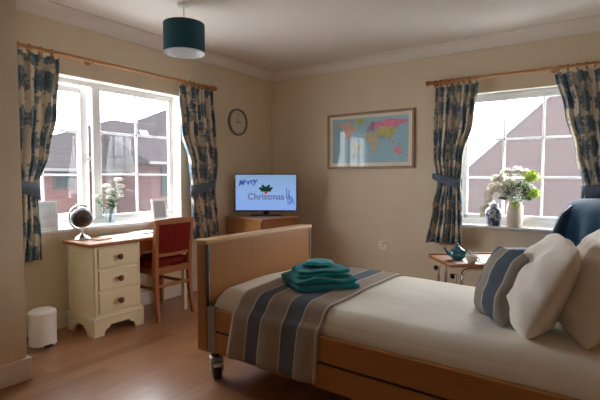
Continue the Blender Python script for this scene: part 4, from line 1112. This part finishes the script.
hip(hs, -11, -22, 6.3, 26, 1.62, 5.15, 12.2, 20, -16.5)
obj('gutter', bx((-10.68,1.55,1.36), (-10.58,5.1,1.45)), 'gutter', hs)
for a in ((3.05,.80,.62,.55),(5.35,.80,.55,.55),(3.1,-1.9,.95,1.1),(5.3,-1.9,.95,1.1)): ext_window(hs, -11, *a)
bm = nb(); vs = [bm.verts.new(p) for p in ((-12.6,7.25,2.81), (-12.6,7.60,2.81), (-13.2,7.85,3.18), (-13.2,7.5,3.18))]; bm.faces.new(vs); o = obj('roof_light', bm, mat('roof_light_glass', (.4,.42,.45), .08), hs); solid(o, .02)
# projecting wing at the right
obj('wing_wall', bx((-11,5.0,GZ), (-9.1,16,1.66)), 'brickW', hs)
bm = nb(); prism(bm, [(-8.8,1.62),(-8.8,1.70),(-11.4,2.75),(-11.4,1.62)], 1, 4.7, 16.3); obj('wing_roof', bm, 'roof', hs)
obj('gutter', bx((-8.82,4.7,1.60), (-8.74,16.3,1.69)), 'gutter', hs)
for a in ((5.55,.55,.34,.95),(7.2,.5,.7,1.0)): ext_window(hs, -9.1, *a)
# brick neighbour behind the right window: gable end
t = thing('house', 'pale pink brick gable house seen through the hazy right window', 'house', (0,0,0))
bm = nb(); yG = 4.6
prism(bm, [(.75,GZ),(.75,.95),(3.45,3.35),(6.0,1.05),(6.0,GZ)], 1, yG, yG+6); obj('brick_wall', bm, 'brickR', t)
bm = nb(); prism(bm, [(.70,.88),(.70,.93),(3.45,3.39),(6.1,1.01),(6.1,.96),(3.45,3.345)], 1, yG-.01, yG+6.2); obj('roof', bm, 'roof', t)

# ------------------------------------------------------------------ light, world, camera
w = bpy.data.worlds.new('overcast_sky'); S.world = w; w.use_nodes = True; nt = w.node_tree
bg = nt.nodes['Background']
tc = nt.nodes.new('ShaderNodeTexCoord'); nz = nt.nodes.new('ShaderNodeTexNoise'); nz.inputs['Scale'].default_value = 1.6; nz.inputs['Detail'].default_value = 3
nt.links.new(tc.outputs['Generated'], nz.inputs['Vector'])
rp_ = nt.nodes.new('ShaderNodeValToRGB'); rp_.color_ramp.elements[0].position = .35; rp_.color_ramp.elements[0].color = (.86,.92,1,1); rp_.color_ramp.elements[1].position = .65; rp_.color_ramp.elements[1].color = (1,.99,.97,1)
nt.links.new(nz.outputs['Fac'], rp_.inputs['Fac']); nt.links.new(rp_.outputs['Color'], bg.inputs['Color'])
sx = nt.nodes.new('ShaderNodeSeparateXYZ'); nt.links.new(tc.outputs['Generated'], sx.inputs[0])     # cloud cover brighter towards +y
mr_ = nt.nodes.new('ShaderNodeMapRange'); mr_.inputs['From Min'].default_value = -.2; mr_.inputs['From Max'].default_value = 1; mr_.inputs['To Min'].default_value = 12.5; mr_.inputs['To Max'].default_value = 24.0
nt.links.new(sx.outputs[1], mr_.inputs['Value']); nt.links.new(mr_.outputs[0], bg.inputs['Strength'])
bg.inputs['Strength'].default_value = 15.0
def portal(name, loc, rot, sx, sy):
    l = bpy.data.lights.new(name, 'AREA'); l.shape = 'RECTANGLE'; l.size = sx; l.size_y = sy; l.cycles.is_portal = True
    o = bpy.data.objects.new(name, l); C.objects.link(o); o.location = loc; o.rotation_euler = rot
portal('daylight_portal', (-.26,(W1[0]+W1[1])/2,(W1[2]+W1[3])/2), (0,R(-90),0), W1[3]-W1[2], W1[1]-W1[0])
portal('daylight_portal', ((W2[0]+W2[1])/2,.26,(W2[2]+W2[3])/2), (R(-90),0,0), W2[1]-W2[0], W2[3]-W2[2])

cam = bpy.data.cameras.new('camera'); co = bpy.data.objects.new('camera', cam); C.objects.link(co)
cam.sensor_width = 36; cam.lens = 445.6/600*36; cam.clip_start = .05; cam.clip_end = 300
co.location = (3.474,-4.391,1.170); co.rotation_euler = (PI/2-.051, 0, .6076)
S.camera = co
S.view_settings.view_transform = 'Standard'; S.view_settings.look = 'None'; S.view_settings.gamma = 1; S.view_settings.use_curve_mapping = False
S.view_settings.exposure = 0.10
S.cycles.max_bounces = 14; S.cycles.diffuse_bounces = 9; S.cycles.glossy_bounces = 4; S.cycles.transparent_max_bounces = 12; S.cycles.transmission_bounces = 6
S.cycles.sample_clamp_indirect = 8
S.cycles.caustics_reflective = False; S.cycles.caustics_refractive = False
S.cycles.use_denoising = True
